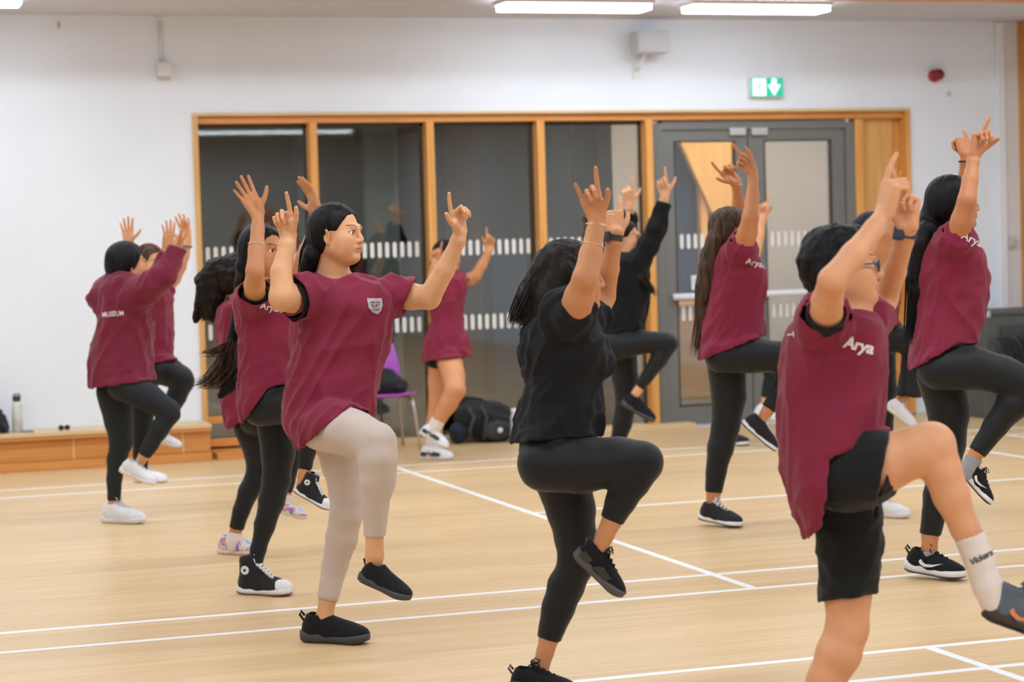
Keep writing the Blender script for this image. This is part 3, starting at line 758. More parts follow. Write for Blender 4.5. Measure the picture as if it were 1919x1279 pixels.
# ================================================================== PEOPLE
from mathutils.bvhtree import BVHTree
class CapCone(Cone):
    def __init__(s, a, b, ra, rb, k, p0, n): Cone.__init__(s, a, b, ra, rb, k); s.p0 = np.asarray(p0, f32); s.n = np.asarray(unit(n), f32); s.pl = [(s.p0, s.n)]
    def d(s, p): return np.maximum(Cone.d(s, p), (p - s.p0) @ s.n)
HANDPOSE = {   # per finger (spread, mcp, pip, dip) for index, middle, ring, pinky; thumb: two directions in (fingers, thumb side, palm)
    'point': ([(6, 4, 6, 4), (0, 62, 82, 45), (-2, 70, 88, 50), (-6, 72, 84, 45)], [(.72, .52, .46), (.62, -.12, .72)]),
    'pointup': ([(6, 4, 6, 4), (0, 66, 84, 45), (-2, 72, 88, 50), (-6, 72, 84, 45)], [(.80, .58, .12), (.97, .18, .12)]),
    'ell':   ([(4, 2, 6, 4), (0, 62, 82, 45), (-2, 70, 88, 50), (-6, 60, 70, 40)], [(.62, .80, .12), (.86, .42, .10)]),
    'horn':  ([(10, 0, 6, 4), (2, 58, 62, 30), (-2, 62, 62, 30), (-12, 12, 18, 12)], [(.70, .50, .50), (.66, .02, .70)]),
    'open':  ([(8, 4, 8, 6), (2, 3, 8, 6), (-5, 4, 9, 6), (-13, 6, 12, 8)], [(.58, .80, .15), (.80, .55, .10)]),
    'relax': ([(5, 14, 22, 14), (1, 20, 28, 16), (-4, 24, 30, 18), (-9, 26, 32, 18)], [(.70, .62, .30), (.86, .30, .35)]),
}
FING = [(.031, .090, (.043, .026, .021)), (.010, .094, (.047, .030, .022)), (-.011, .090, (.043, .028, .021)), (-.030, .082, (.034, .021, .018))]
def hand_ops(W, f, n, right, pose, s):
    f = unit(f); n = unit(np.asarray(n) - f * (np.asarray(n) @ f)); t = np.cross(f, n) * (1 if right else -1)
    fp, th = HANDPOSE[pose]; ops = []; q = lambda a, b, c: W + (f * a + t * b + n * c) * s
    tips = []
    for (off, kl, segs), (sp, a1, a2, a3) in zip(FING, fp):
        kn = q(kl, off, -.002 - abs(off) * .06)
        ops.append(Cone(q(.004, off * .55, 0), kn, .0135 * s, .0118 * s, .012 * s))
        d0 = unit(f * math.cos(math.radians(sp)) + t * math.sin(math.radians(sp))); p = kn; r = .0098 if off > -.02 else .0085; ang = 0; rr = r
        for j, (L, a) in enumerate(zip(segs, (a1, a2, a3))):
            ang += math.radians(a); d = d0 * math.cos(ang) + n * math.sin(ang); e_ = p + d * L * s
            ops.append(Cone(p, e_, rr * s, (rr - .0009) * s, .0035 * s)); p = e_; rr -= .0009
        tips.append(p)
    ops.append(Cone(q(.012, .018, .008), q(.052, .030, .010), .0165 * s, .0145 * s, .014 * s))
    ops.append(Cone(q(.012, -.018, .007), q(.060, -.024, .006), .0135 * s, .011 * s, .014 * s))
    b = q(.030, .028, .012); d1 = unit(f * th[0][0] + t * th[0][1] + n * th[0][2]); d2 = unit(f * th[1][0] + t * th[1][1] + n * th[1][2])
    m1 = b + d1 * .040 * s; m2 = m1 + unit(d1 + d2) * .030 * s; m3 = m2 + d2 * .024 * s
    ops += [Cone(b, m1, .0150 * s, .0118 * s, .010 * s), Cone(m1, m2, .0113 * s, .0100 * s, .0035 * s), Cone(m2, m3, .0100 * s, .0080 * s, .003 * s)]
    return ops
def head_ops(H, F, L, U, s, fine):
    R = np.array([F, L, U]); q = lambda a, b, c: H + (F * a + L * b + U * c) * s
    E = lambda c, r, k, sub=False: Ell(q(*c), R, np.array(r) * s, k * s, sub)
    Cn = lambda a, b, ra, rb, k: Cone(q(*a), q(*b), ra * s, rb * s, k * s)
    o = [E((-.014, 0, .036), (.098, .076, .088), .01), E((.030, 0, -.028), (.064, .060, .082), .03)]
    for g in (-1, 1):
        o += [Cn((.000, g * .046, -.050), (.060, g * .014, -.090), .021, .020, .034), E((.058, g * .040, -.020), (.030, .026, .026), .026), E((.046, g * .036, -.052), (.036, .028, .034), .03)]
    o += [E((.078, 0, -.090), (.020, .024, .017), .016), Cn((.086, .030, .030), (.086, -.030, .030), .012, .012, .014)]
    for g in (-1, 1): o.append(E((.102, g * .032, .006), (.021, .0195, .0132), .010, True))
    o += [Cn((.091, 0, .022), (.106, 0, -.010), .0080, .0082, .014), Cn((.106, 0, -.010), (.1115, 0, -.021), .0088, .0100, .008)]
    for g in (-1, 1): o.append(Cn((.100, g * .011, -.026), (.106, g * .009, -.026), .0085, .0085, .006))
    o.append(Cn((.089, .012, -.052), (.089, -.012, -.052), .012, .012, .016))
    for g in (-1, 1):
        o.append(Cn((.0995, .000, -.0505), (.092, g * .022, -.0555), .0054, .0034, .004))
        o.append(Cn((.0980, g * .006, -.0620), (.091, g * .020, -.0575), .0062, .0034, .004))
    o.append(Cn((.0980, .006, -.0620), (.0980, -.006, -.0620), .0062, .0062, .003))
    for g in (-1, 1):   # lids, ears
        o += [Cn((.0855, g * .018, .0130), (.0905, g * .031, .0200), .0036, .0040, .004), Cn((.0905, g * .031, .0200), (.0790, g * .047, .0130), .0040, .0036, .004)]
        o += [Cn((.0850, g * .018, .0010), (.0875, g * .032, -.0040), .0036, .0036, .004), Cn((.0875, g * .032, -.0040), (.0780, g * .047, .0040), .0036, .0036, .004)]
        Re = R3(F * .9 + L * g * .42, U * .95 - F * .22); ec = q(-.006, g * .078, -.004)
        o.append(Ell(ec, Re, np.array((.019, .0085, .031)) * s, .005 * s))
        o.append(Ell(ec + (L * g * .008 + F * .004) * s, Re, np.array((.0125, .0075, .0215)) * s, .004 * s, True))
        o.append(Cn((-.002, g * .075, -.026), (.000, g * .076, -.033), .0065, .0060, .005))
    return o
def head_tint(V, H, F, L, U, s, lips, beard=0):
    X = (V - H) / s; x, y, z = X @ F, X @ L, X @ U; T = np.ones((len(V), 3)); near = (X * X).sum(1) < .17**2
    def blend(m, c): 
        m = np.clip(m, 0, 1)[:, None] * near[:, None]; T[:] = T * (1 - m) + m * np.array(c)
    br = 1 - np.abs(z - (.0375 - ((np.abs(y) - .040) / .022)**2 * .0045)) / (.0048 - .0026 * np.clip((np.abs(y) - .028) / .022, 0, 1)); br = np.minimum(br * 1.6, np.minimum((np.abs(y) - .012) / .004, (.051 - np.abs(y)) / .006)); br = np.where(x > .06, br, 0)
    blend(br * .85, (.16, .11, .09))
    lp = np.where((x > .086) & (np.abs(y) < .0225), 1 - np.abs(z + .0565 + np.abs(y) * -.05) / (.0118 - np.abs(y) * .38), 0); blend(lp * 2, lips)
    ln = np.where((x > .088) & (np.abs(y) < .021), 1 - np.abs(z + .0560) / .0022, 0); blend(ln * 1.3, (.35, .16, .16))
    ls = np.where((x > .070) & (np.abs(np.abs(y) - .033) < .016), 1 - np.abs(z - (.0158 - (np.abs(y) - .030)**2 * 22)) / .0034, 0); blend(ls * 1.2, (.16, .11, .10))
    ck = np.exp(-((x - .075)**2 + (np.abs(y) - .045)**2 + (z + .02)**2) / .022**2); blend(ck * .35, (1.05, .86, .82))
    return T
PRINTS = []
def print_text(parent, bvh, body, x, y, height, angle, mat, name='print', spacing=1.0, shear=0.0, xscale=1.0, offset=.0025, bold=.012):
    cu = bpy.data.curves.new('txt', 'FONT'); cu.body = body; cu.size = 1; cu.align_x = 'CENTER'; cu.align_y = 'CENTER'; cu.shear = shear; cu.space_character = spacing; cu.resolution_u = 3; cu.offset = bold
    ob = bpy.data.objects.new('txt', cu); COL.objects.link(ob)
    me = bpy.data.meshes.new_from_object(ob.evaluated_get(bpy.context.evaluated_depsgraph_get())); bpy.data.objects.remove(ob)
    put_print(parent, bvh, me, x, y, height, angle, mat, name, xscale, offset)
def put_print(parent, bvh, me, x, y, height, angle, mat, name, xscale=1.0, offset=.0025, sub=2):
    """lays flat artwork on the cloth it is printed on"""
    bm = bmesh.new(); bm.from_mesh(me); bmesh.ops.triangulate(bm, faces=bm.faces); bmesh.ops.subdivide_edges(bm, edges=bm.edges, cuts=sub, use_grid_fill=True)
    ca, sa = math.cos(math.radians(angle)), math.sin(math.radians(angle)); last = None; bad = []
    for v in bm.verts:
        px = x + (v.co.x * ca * xscale + v.co.y * sa) * height; py = y - (-v.co.x * sa * xscale + v.co.y * ca) * height
        r = ray(px, py); r = r / np.linalg.norm(r); hit = bvh.ray_cast(Vector(CAM), Vector(r))
        if hit[0] is None: bad.append(v); continue
        v.co = hit[0] + hit[1] * (offset if hit[1].dot(Vector(r)) < 0 else -offset)
    bmesh.ops.delete(bm, geom=bad, context='VERTS'); bm.to_mesh(me); bm.free(); me.materials.clear(); me.materials.append(mat); me.name = name
    o = bpy.data.objects.new(name, me); link(o, parent); return o
def view_plane(a, b, downward, hint=None):
    n = np.cross(ray(*a), ray(*b)); n = unit(n)
    if (n @ UP > 0) == downward if hint is None else n @ hint < 0: n = -n
    return (P(a[0], a[1], 5.0), n)
def ncap(c): x = Cap(c.pl); x.near = getattr(c, 'near', None); return x
NTRI = [0]
def person(label, S):
    D = S['D']; kx = D / FPX
    foot = S.get('base') or P(S['rows'][-1][1], 1000, D)
    root = tag(empty('person', (float(P(S['pel'][0], S['pel'][1], D)[0]), float(P(S['pel'][0], S['pel'][1], D)[1]), 0.0)), label, 'person', S.get('group', 'dancers'))
    pt = lambda q: P(q[0], q[1], D + (q[3] if len(q) > 3 else 0.0))
    rad = lambda q, d=0.0: max(q[2] * kx + d, .006)
    def cones(ch, k=.012, d=0.0, upto=None, dfun=None):
        out = []
        n = len(ch) if upto is None else upto
        for a, b in zip(ch[:n - 1], ch[1:n]): out.append(Cone(pt(a), pt(b), rad(a, d), rad(b, d), k))
        return out
    h = S.get('h', .0065); hf = S.get('hf', .0035) * 1.1
    RW = np.array([RT, UP, FW]); O = P(S['pel'][0], S['pel'][1], D)
    def loft(rows, da=0, db=0, k=.02, n=2.3):
        R_ = []
        for r in rows:
            y, xl, xr, b = r[:4]; wc = r[4] if len(r) > 4 else 0.0
            p0 = P(xl, y, D + wc); p1 = P(xr, y, D + wc); c = (p0 + p1) / 2 - O
            R_.append((c @ UP, c @ RT, max(np.linalg.norm(p1 - p0) / 2 + da, .012), c @ FW, max(b + db, .012)))
        return Loft(O, RW, R_, k, n)
    rows = S['rows']; brows = [r for r in rows if r[0] <= S['pel'][1] + 8]
    bare = S.get('bare', False); cuff = {s_: S.get('cuff' + s_, len(S['leg' + s_]) - 1) for s_ in 'RL'}
    # ---- body, one continuous surface
    ops = [loft(brows, -.022, -.020)]
    for s_ in 'RL':
        ch = S['leg' + s_]; ops += cones(ch, .014, 0 if bare else -.0065, cuff[s_]); ops += cones(ch[cuff[s_] - 1:], .01, 0 if bare else -.003)
        ops += cones(S['arm' + s_], .012, S.get('arm_d', 0.0))
    hd = S['head']; F = camvec(*hd['f']); U = camvec(*hd.get('u', (0, 1, 0))); U = unit(U - F * (U @ F)); L = np.cross(U, F); sc = hd.get('hh', .225) / .23
    H = pt((hd['c'][0], hd['c'][1], 0, hd['c'][2] if len(hd['c']) > 2 else 0))
    hb = H + (F * -.022 - U * .065) * sc; nb = pt((S['neck'][0], S['neck'][1], 0, S['neck'][3] if len(S['neck']) > 3 else 0)); rn = S['neck'][2] * kx
    ops.append(Cone(hb, nb, rn * .96, rn * 1.08, .03)); ops.append(Cone(nb, nb - UP * .05, rn * 1.08, rn * 1.25, .03))
    ops += head_ops(H, F, L, U, sc, True)
    zones = [(H, .165 * sc)]
    for s_ in 'RL':
        hs = S['hand' + s_]; W = pt(S['arm' + s_][-1]); f = camvec(*hs['f']); n = camvec(*hs['n']); hz = hs.get('s', 1.0)
        ops += hand_ops(W, f, n, s_ == 'R', hs['pose'], hz); zones.append((W + f * .085 * hz, .120 * hz))
    V0, F0 = surface(ops, h * 1.25); Vs = smooth(V0, F0, 1, .35); nz = np.full(len(V0), 9.0)
    for c, r in zones: nz = np.minimum(nz, np.linalg.norm(V0 - c, axis=1) - r)
    wz = np.clip((nz - .004) / .03, 0, 1)[:, None]; V0 = V0 * (1 - wz) + Vs * wz
    inz = np.zeros(len(V0), bool)
    for c, r in zones: inz |= ((V0 - c)**2).sum(1) < (r - .004)**2
    F0 = F0[~inz[F0].all(1)]; V0, F0 = compact(V0, F0)
    V1, F1 = surface(ops, hf, zones)
    inz = np.zeros(len(V1), bool)
    for c, r in zones: inz |= ((V1 - c)**2).sum(1) < r * r
    V1, F1 = compact(V1, F1[inz[F1].any(1)])
    V = np.r_[V0, V1]; Fq = np.r_[F0, F1 + len(V0)]
    T = head_tint(V, H, F, L, U, sc, S.get('lips', (.86, .50, .48)))
    for s_ in 'RL':
        ch = S['arm' + s_]; el = pt(ch[S.get('elbow', 2)]); dd = np.exp(-((V - el)**2).sum(1) / .035**2)[:, None] * .22; T = T * (1 - dd * np.array([.7, 1, 1.1]))
    obj_np('body', V, Fq, mat_skin('skin_%d_%d_%d' % S['skin'], srgb(*S['skin'])), root, tint=T); NTRI[0] += len(Fq) * 2
    # eyes
    if S.get('eyes', True):
        for g in (-1, 1):
            c = H + (F * .0785 + L * g * .0322 + U * .0070) * sc; r = .0132 * sc; gz = unit(F + L * g * .05 + camvec(*S['gaze']) * S.get('gz', .0) if 'gaze' in S else F)
            prof = [(r * math.sin(a), -r * math.cos(a)) for a in np.linspace(.1, math.pi - .1, 12)]
            ey = MB().lathe(prof, c, 16, gz).build('eye', mat_plain('eye_white', srgb(228, 222, 216), 0.25, var=0.02), root, smooth=True)
            MB().lathe([(.0070 * sc, r * .82), (.0064 * sc, r * .94), (.002 * sc, r * 1.02)], c, 16, gz).build('iris', mat_plain('iris_brown', srgb(44, 26, 18), 0.12, var=0.2, scale=300), ey, smooth=True)
    # ---- leggings or shorts
    caps = []
    if S.get('pants', True):
        ops = [loft(brows[-3:], -.012, -.010)] if not S.get('nohip') else []
        pd = S.get('pant_d', 0.0); pf = S.get('pant_flare', None)
        for s_ in 'RL':
            ch = S.get('pant' + s_, S['leg' + s_]); n = S.get('pcuff' + s_, cuff[s_]) if ('pant' + s_) not in S else len(ch)
            ops += cones(ch, .016, pd, n - 1); a, b = pt(ch[n - 2]), pt(ch[n - 1]); cn = S.get('pcut' + s_)
            dirn = unit(b - a) if cn is None else -view_plane(cn[0], cn[1], False)[1]
            c = CapCone(a, b + (b - a) * .3, rad(ch[n - 2], pd), rad(ch[n - 1], pd), .014, b if cn is None else P(cn[0][0], cn[0][1], 5), dirn)
            caps.append(c); c.near = (b, rad(ch[n - 1], pd) * 1.6 + .02); ops.append(c)
        hp = S.get('hpant', h * 1.55); V, Fq = surface(ops, hp); V = smooth(V, Fq, 2, .4); V, Fq = open_caps(V, Fq, [ncap(c) for c in caps], hp)
        N = vnormals(V, Fq)
        amp = S.get('pant_fold', .0012)
        V = V + N * (folds(V, [(UP * .3 + RT, .05, amp), (RT * .5 + FW, .09, amp)], S['seed']) + amp * .6)[:, None]
        V = smooth_rim(V, Fq)
        o = obj_np(S.get('pant_name', 'leggings'), V, Fq, S['pant_mat'], root); md = o.modifiers.new('thickness', 'SOLIDIFY'); md.thickness = .003; md.offset = -1; NTRI[0] += len(Fq) * 4
        if 'pant_print' in S: S['pant_print'](o, BVHTree.FromPolygons(V.tolist(), Fq.tolist()))
    # ---- shirt
    ops = [loft(rows, 0, 0, .02, S.get('sn', 2.3))]
    for s_ in 'RL': ops += cones(S['leg' + s_][:3], .02, .010)[:1]
    caps = [Cap(S['hemg'] if 'hemg' in S else [view_plane(a, b, True) for a, b in zip(S['hem'][:-1], S['hem'][1:])])]
    ops += caps
    for s_ in 'RL':
        ch = S.get('slv' + s_)
        if not ch: continue
        ops += cones(ch, .03, 0, len(ch) - 1); a, b = pt(ch[-2]), pt(ch[-1]); cn = S.get('slcut' + s_)
        dirn = unit(b - a); p0 = b
        if cn is not None: dirn = camvec(*cn)
        c = CapCone(a, b + unit(b - a) * .03, rad(ch[-2]), rad(ch[-1]), .03, p0, dirn); ops.append(c); cp = Cap(c.pl); cp.near = (p0, rad(ch[-1]) * 1.5 + .02); caps.append(cp)
    for hk in ('hood', 'hood2'):
        if hk in S: ops += cones(S[hk], .04)
    hole = None
    if 'collar' in S:
        cl = S['collar']; c0 = pt(cl); ax = unit(hb - nb) if not S.get('collar_ax') else camvec(*S['collar_ax'])
        hole = Cone(c0, c0 + ax * .25, rad(cl), rad(cl) * 1.6, .006); hole.sub = True; ops.append(hole)
    hs_ = S.get('hshirt', h) * 1.25; V, Fq = surface(ops, hs_); V = smooth(V, Fq, 2, .45); V, Fq = open_caps(V, Fq, caps, hs_, hole)
    N = vnormals(V, Fq); fd = S.get('fold', [((.55, 1, 0), .075, .012), ((-.35, 1, .2), .11, .009), ((1, .25, 0), .09, .006)])
    dsp = folds(V, [(RT * a[0] + UP * a[1] - FW * a[2], wl, am) for a, wl, am in fd], S['seed']) + .004
    if 'collar' in S:
        cc = pt(S['collar']); dsp *= np.clip(((V - cc)**2).sum(1) / .11**2, .1, 1)
    V = V + N * np.maximum(dsp, -.006)[:, None]; V = smooth(V, Fq, 1, .3); V = smooth_rim(V, Fq)
    o = obj_np(S.get('shirt_name', 't_shirt'), V, Fq, S['shirt_mat'], root); md = o.modifiers.new('thickness', 'SOLIDIFY'); md.thickness = .003; md.offset = -1; NTRI[0] += len(Fq) * 4
    bvh = BVHTree.FromPolygons(V.tolist(), Fq.tolist()); shirt = o
    for fn in S.get('prints', []): fn(shirt, bvh)
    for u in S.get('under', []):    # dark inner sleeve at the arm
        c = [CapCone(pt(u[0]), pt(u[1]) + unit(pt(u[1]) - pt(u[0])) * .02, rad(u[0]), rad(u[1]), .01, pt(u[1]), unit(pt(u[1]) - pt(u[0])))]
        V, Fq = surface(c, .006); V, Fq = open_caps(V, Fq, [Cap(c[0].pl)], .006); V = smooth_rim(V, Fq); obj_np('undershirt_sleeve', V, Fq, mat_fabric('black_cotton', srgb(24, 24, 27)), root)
    # ---- hair
    hr = S['hair']; R = np.array([F, L, U]); q = lambda a, b, c: H + (F * a + L * b + U * c) * sc
    v = hr.get('vol', 1.0)
    ops = [Ell(q(-.020, 0, .040), R, np.array((.105, .084, .093)) * sc * v, .02), Ell(q(-.045, 0, -.010), R, np.array((.075, .078, .075)) * sc * v, .03)]
    for ch in hr.get('chains', []): ops += cones(ch, .02)
    fc = hr.get('face', (.102, -.022, .100, .095, .110)); ops.append(Ell(q(fc[0], 0, fc[1]), R, np.array((fc[2], fc[3], fc[4])) * sc, .012, True))
    if hr.get('ear', True):
        for g in (-1, 1): ops.append(Ell(q(.022, g * .085, -.024), R, np.array((.040, .040, .046)) * sc, .012, True))
    if hr.get('nape'): ops.append(Ell(q(-.03, 0, -.115), R, np.array((.10, .10, .05)) * sc, .02, True))
    hh_ = hr.get('h', .005) * 1.15; V, Fq = surface(ops, hh_); V = smooth(V, Fq, 1, .4); N = vnormals(V, Fq)
    sd = unit(UP + RT * hr.get('lean', 0.0)); qv = V - .92 * np.outer(V @ sd, sd)
    V = V + N * (hr.get('amp', .004) * (1 - 2.4 * np.abs(perlin(qv / hr.get('wl', .028) + S['seed']))) + hr.get('curl', 0) * perlin(V / .03 + S['seed']))[:, None]
    ho = obj_np('hair', V, Fq, S['hair_mat'], root); NTRI[0] += len(Fq) * 2
    if hr.get('strands'):
        rg = random.Random(int(S['seed'] * 100)); mb = MB()
        for ch, cnt, spread in hr['strands']:
            P3 = [pt(c) for c in ch]; rr = [rad(c) for c in ch]
            for _ in range(cnt):
                a, b, c_ = [max(-.85, min(.85, rg.gauss(0, .5))) for _q in range(3)]; pts = []; t1 = rg.uniform(.75, 1.08)
                for i, (p, r_) in enumerate(zip(P3, rr)):
                    g = r_ * (1 + spread * i / len(P3)); pts.append(p + RT * a * g + UP * b * g * .5 + FW * c_ * g)
                last = pts[-1] + (pts[-1] - pts[-2]) * (t1 - 1); pts[-1] = last
                mb.tube(pts, [.0022] * (len(pts) - 1) + [.0006], 4, False)
        if mb.v: mb.build('hair_strands', hr.get('smat', S['hair_mat']), root, smooth=True)['kind'] = 'stuff'
    # ---- shoes, socks
    for s_ in 'RL':
        sh = S.get('shoe' + s_)
        if not sh: continue
        if sh.get('floor'): hp_ = on_floor(*sh['heel'][:2]); tp = on_floor(*sh['toe'][:2]); up = np.array([0, 0, 1.0]); hp_[2] = tp[2] = .0015; lf = sh.get('lift', 0); hp_[2] += lf; tp[2] -= 0
        else: hp_ = pt((sh['heel'][0], sh['heel'][1], 0, sh.get('dd', 0))); tp = pt((sh['toe'][0], sh['toe'][1], 0, sh.get('dt', sh.get('dd', 0)))); up = camvec(*sh['up'])
        ln = np.linalg.norm(tp - hp_); want = sh.get('len')
        if want: tp = hp_ + (tp - hp_) * want / ln
        shoe(root, sh['kind'], hp_, tp, up, sh.get('label'))
    for ch in S.get('socks', []):
        c = cones(ch['ch'], .01)[:-1]; a, b = pt(ch['ch'][-2]), pt(ch['ch'][-1]); c0 = pt(ch['ch'][0]); c1 = pt(ch['ch'][1])
        ops = cones(ch['ch'], .01) + [Cap([(c0, unit(c0 - c1))])]
        V, Fq = surface(ops, .005); V = smooth(V, Fq, 1, .4); V, Fq = open_caps(V, Fq, [ops[-1]], .005); N = vnormals(V, Fq); V = V + N * (.0012 * np.sin(V @ unit(c0 - c1) * 500))[:, None] if ch.get('rib') else V
        so = obj_np('sock', V, Fq, ch['mat'], root); md = so.modifiers.new('thickness', 'SOLIDIFY'); md.thickness = .003; md.offset = -1
        for fn in ch.get('prints', []): fn(so, BVHTree.FromPolygons(V.tolist(), Fq.tolist()))
    S['_'] = dict(H=H, F=F, L=L, U=U, sc=sc, pt=pt, rad=rad, root=root, kx=kx)
    return root
def ring(parent, pt, axis, R, r, mat, name='bracelet', squash=1.0):
    axis = unit(axis); a = np.array([0, 0, 1.0]) if abs(axis[2]) < .9 else np.array([1.0, 0, 0]); x = unit(a - axis * (a @ axis)); y = np.cross(axis, x)
    pts = [pt + (x * math.cos(t) + y * math.sin(t) * squash) * R for t in np.linspace(0, 2 * math.pi, 25)]
    return MB().tube(pts, r, 8, False).build(name, mat, parent, smooth=True)
def watch(parent, pt, axis, out, R, mat_s, mat_f, w=.011, face=.017):
    """strap band and a case on the side `out`"""
    axis = unit(axis); x = unit(np.asarray(out) - axis * (np.asarray(out) @ axis)); y = np.cross(axis, x); n = 28; V = []; F = []
    for i in range(n):
        t = 2 * math.pi * i / n; c = x * math.cos(t) + y * math.sin(t)
        for rr, ww in ((R, -w), (R + .0035, -w), (R + .0035, w), (R, w)): V.append(pt + c * rr + axis * ww)
    for i in range(n):
        for k in range(4): F.append((i * 4 + k, i * 4 + (k + 1) % 4, ((i + 1) % n) * 4 + (k + 1) % 4, ((i + 1) % n) * 4 + k))
    st = MB().add(V, F).build('watch_strap', mat_s, parent)
    c = pt + x * (R + .005); b = []
    for dz in (-.005, .005):
        for sx, sy in ((-1, -1), (1, -1), (1, 1), (-1, 1)): b.append(c + axis * sx * face * 1.1 + y * sy * face + x * dz)
    MB().add(b, [(0, 1, 2, 3), (7, 6, 5, 4), (0, 4, 5, 1), (1, 5, 6, 2), (2, 6, 7, 3), (3, 7, 4, 0)]).build('watch_case', mat_f, st, bevel=.003)

# ---- the dancers (joints read off the photograph as x, y, radius in pixels and metres of depth from the person's middle)
MAROON = mat_fabric('maroon_cotton', srgb(128, 34, 60), 0.8, .07, .10)
BLACKT = mat_fabric('black_cotton', srgb(24, 25, 29), sheen=.04); LEG = mat_fabric('black_lycra', srgb(25, 27, 30), .55, .06, .08)
BEIGE = mat_fabric('beige_lycra', srgb(200, 184, 174), .75, .05, .1)
HB = mat_hair('black_hair', srgb(9, 8, 10), srgb(26, 24, 27)); HBR = mat_hair('brown_black_hair', srgb(14, 10, 9), srgb(40, 29, 23)); HTIP = mat_hair('brown_hair', srgb(40, 30, 24), srgb(100, 76, 56))
M_white_print = mat_plain('white_print', srgb(228, 218, 222), .7, var=.05, scale=60); M_grey_print = mat_plain('grey_print', srgb(176, 170, 176), .7, var=.1, scale=60)
GOLD = mat_plain('gold_bangle', srgb(214, 184, 130), .3, .7); SILV = mat_plain('silver_bangle', srgb(214, 210, 204), .3, .8)
SK1 = (222, 166, 124); SK2 = (206, 144, 101); SK3 = (197, 133, 92); SK4 = (220, 161, 122)
def fd(x, y): return depth_of(on_floor(x, y))
def shape_mesh(polys):
    me = bpy.data.meshes.new('art'); V = []; F = []
    for p in polys: F.append(tuple(range(len(V), len(V) + len(p)))); V += [(a, b, 0) for a, b in p]
    me.from_pydata(V, [], F); me.update(); return me

# 1 ---- woman in front: maroon tee, beige leggings
def crest(o, bvh):
    sh = [(-.5, .55), (.5, .45), (.5, -.1), (.32, -.45), (.05, -.62), (-.28, -.42), (-.46, -.1)]
    put_print(o, bvh, shape_mesh([sh]), 703, 573, 27, -8, M_grey_print, 'crest_print', sub=4)
    dk = mat_plain('crest_dark', srgb(120, 70, 92), .7)
    put_print(o, bvh, shape_mesh([[(-.3, .3), (-.02, .27), (-.02, .2), (-.3, .22)], [(.05, .26), (.36, .22), (.36, .14), (.05, .18)], [(-.3, .1), (-.2, .12), (-.05, -.12), (-.12, -.14)], [(0, .08), (.3, .05), (.28, -.02), (.1, 0), (.1, -.1), (0, -.1)], [(-.2, -.22), (.28, -.26), (.22, -.33), (-.14, -.3)]]), 703, 573, 27, -8, dk, 'crest_lines', offset=.0035)
D5 = fd(628, 1204) - .06
S5 = dict(D=D5, seed=1.3, gaze=(1, .05, .0), gz=.7, skin=SK1, pel=(612, 790), h=.006, hf=.0028, hshirt=.0055,
    rows=[(506, 602, 652, .052, .01), (516, 586, 674, .064, .01), (527, 571, 704, .082, .01), (542, 564, 724, .108), (562, 562, 733, .13), (600, 563, 731, .135), (630, 563, 727, .135), (665, 553, 719, .135), (700, 545, 710, .14), (740, 537, 702, .15), (780, 536, 700, .16), (815, 545, 690, .16), (850, 560, 680, .15)],
    hem=[(572, 834), (656, 761), (704, 782)], collar=(629, 516, 33, .0),
    head=dict(c=(632, 442, -.01), hh=.214, f=(.90, .02, .42), u=(-.06, 1, .0)), neck=(624, 516, 27, .02),
    armR=[(580, 552, 27, -.05), (552, 560, 27, -.13), (530, 558, 25, -.19), (527, 510, 19, -.17), (538, 462, 16, -.14), (541, 444, 15, -.13)],
    armL=[(716, 546, 26, .06), (770, 556, 25, .04), (804, 558, 22, .00), (834, 506, 18, -.03), (858, 452, 13.5, -.05), (862, 438, 12.5, -.05)],
    handR=dict(f=(-.24, .97, .2), n=(-.15, -.1, 1), pose='pointup', s=.90), handL=dict(f=(-.14, 1, .15), n=(.75, -.1, .66), pose='ell', s=.87),
    slvR=[(600, 550, 32, -.02), (572, 556, 36, -.09), (552, 560, 40, -.13)], slvL=[(690, 550, 27, .05), (735, 553, 31, .05), (766, 557, 35, .04)], slcutL=(.93, -.36, 0),
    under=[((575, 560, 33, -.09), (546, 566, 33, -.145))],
    legR=[(602, 800, 44, -.09), (655, 810, 44, -.22), (704, 830, 36, -.33), (708, 862, 34, -.35), (708, 900, 31, -.34), (704, 950, 23, -.32), (702, 1008, 18, -.31), (702, 1040, 18, -.31), (700, 1072, 17, -.30)],
    legL=[(630, 808, 47, .05), (642, 870, 38, .05), (650, 930, 31, .05), (648, 968, 29, .05), (640, 1010, 28.5, .06), (627, 1062, 23, .07), (613, 1128, 18, .06), (608, 1160, 18, .06), (606, 1186, 18, .06)], cuffR=7, cuffL=7,
    pant_mat=BEIGE, shirt_mat=MAROON, pant_fold=.0016, prints=[crest], hair_mat=HB,
    shoeR=dict(kind='slip_on', heel=(671, 1087), toe=(768, 1130), dd=-.30, dt=-.36, up=(.42, .9, .15), label='black slip-on shoe raised off the floor'), shoeL=dict(kind='slip_on', floor=True, heel=(566, 1203), toe=(694, 1207), label='black slip-on shoe flat on the floor'),
    hair=dict(chains=[[(606, 430, 26, .02), (592, 470, 23, .03), (588, 500, 19, .05), (590, 520, 14, .07)], [(582, 480, 15, -.02), (574, 505, 11, .0), (570, 522, 8, .02)]], h=.004, lean=-.12,
        strands=[([(600, 440, 22, .02), (585, 480, 22, .02), (576, 515, 16, .03), (570, 540, 10, .05)], 60, .4)]))
person('woman in maroon t-shirt, beige leggings and black slip-on shoes', S5)
ring(S5['_']['root'], S5['_']['H'] + (S5['_']['L'] * -.080 - S5['_']['U'] * .036 - S5['_']['F'] * .004) * S5['_']['sc'], RT, .006, .0011, SILV, 'earring')

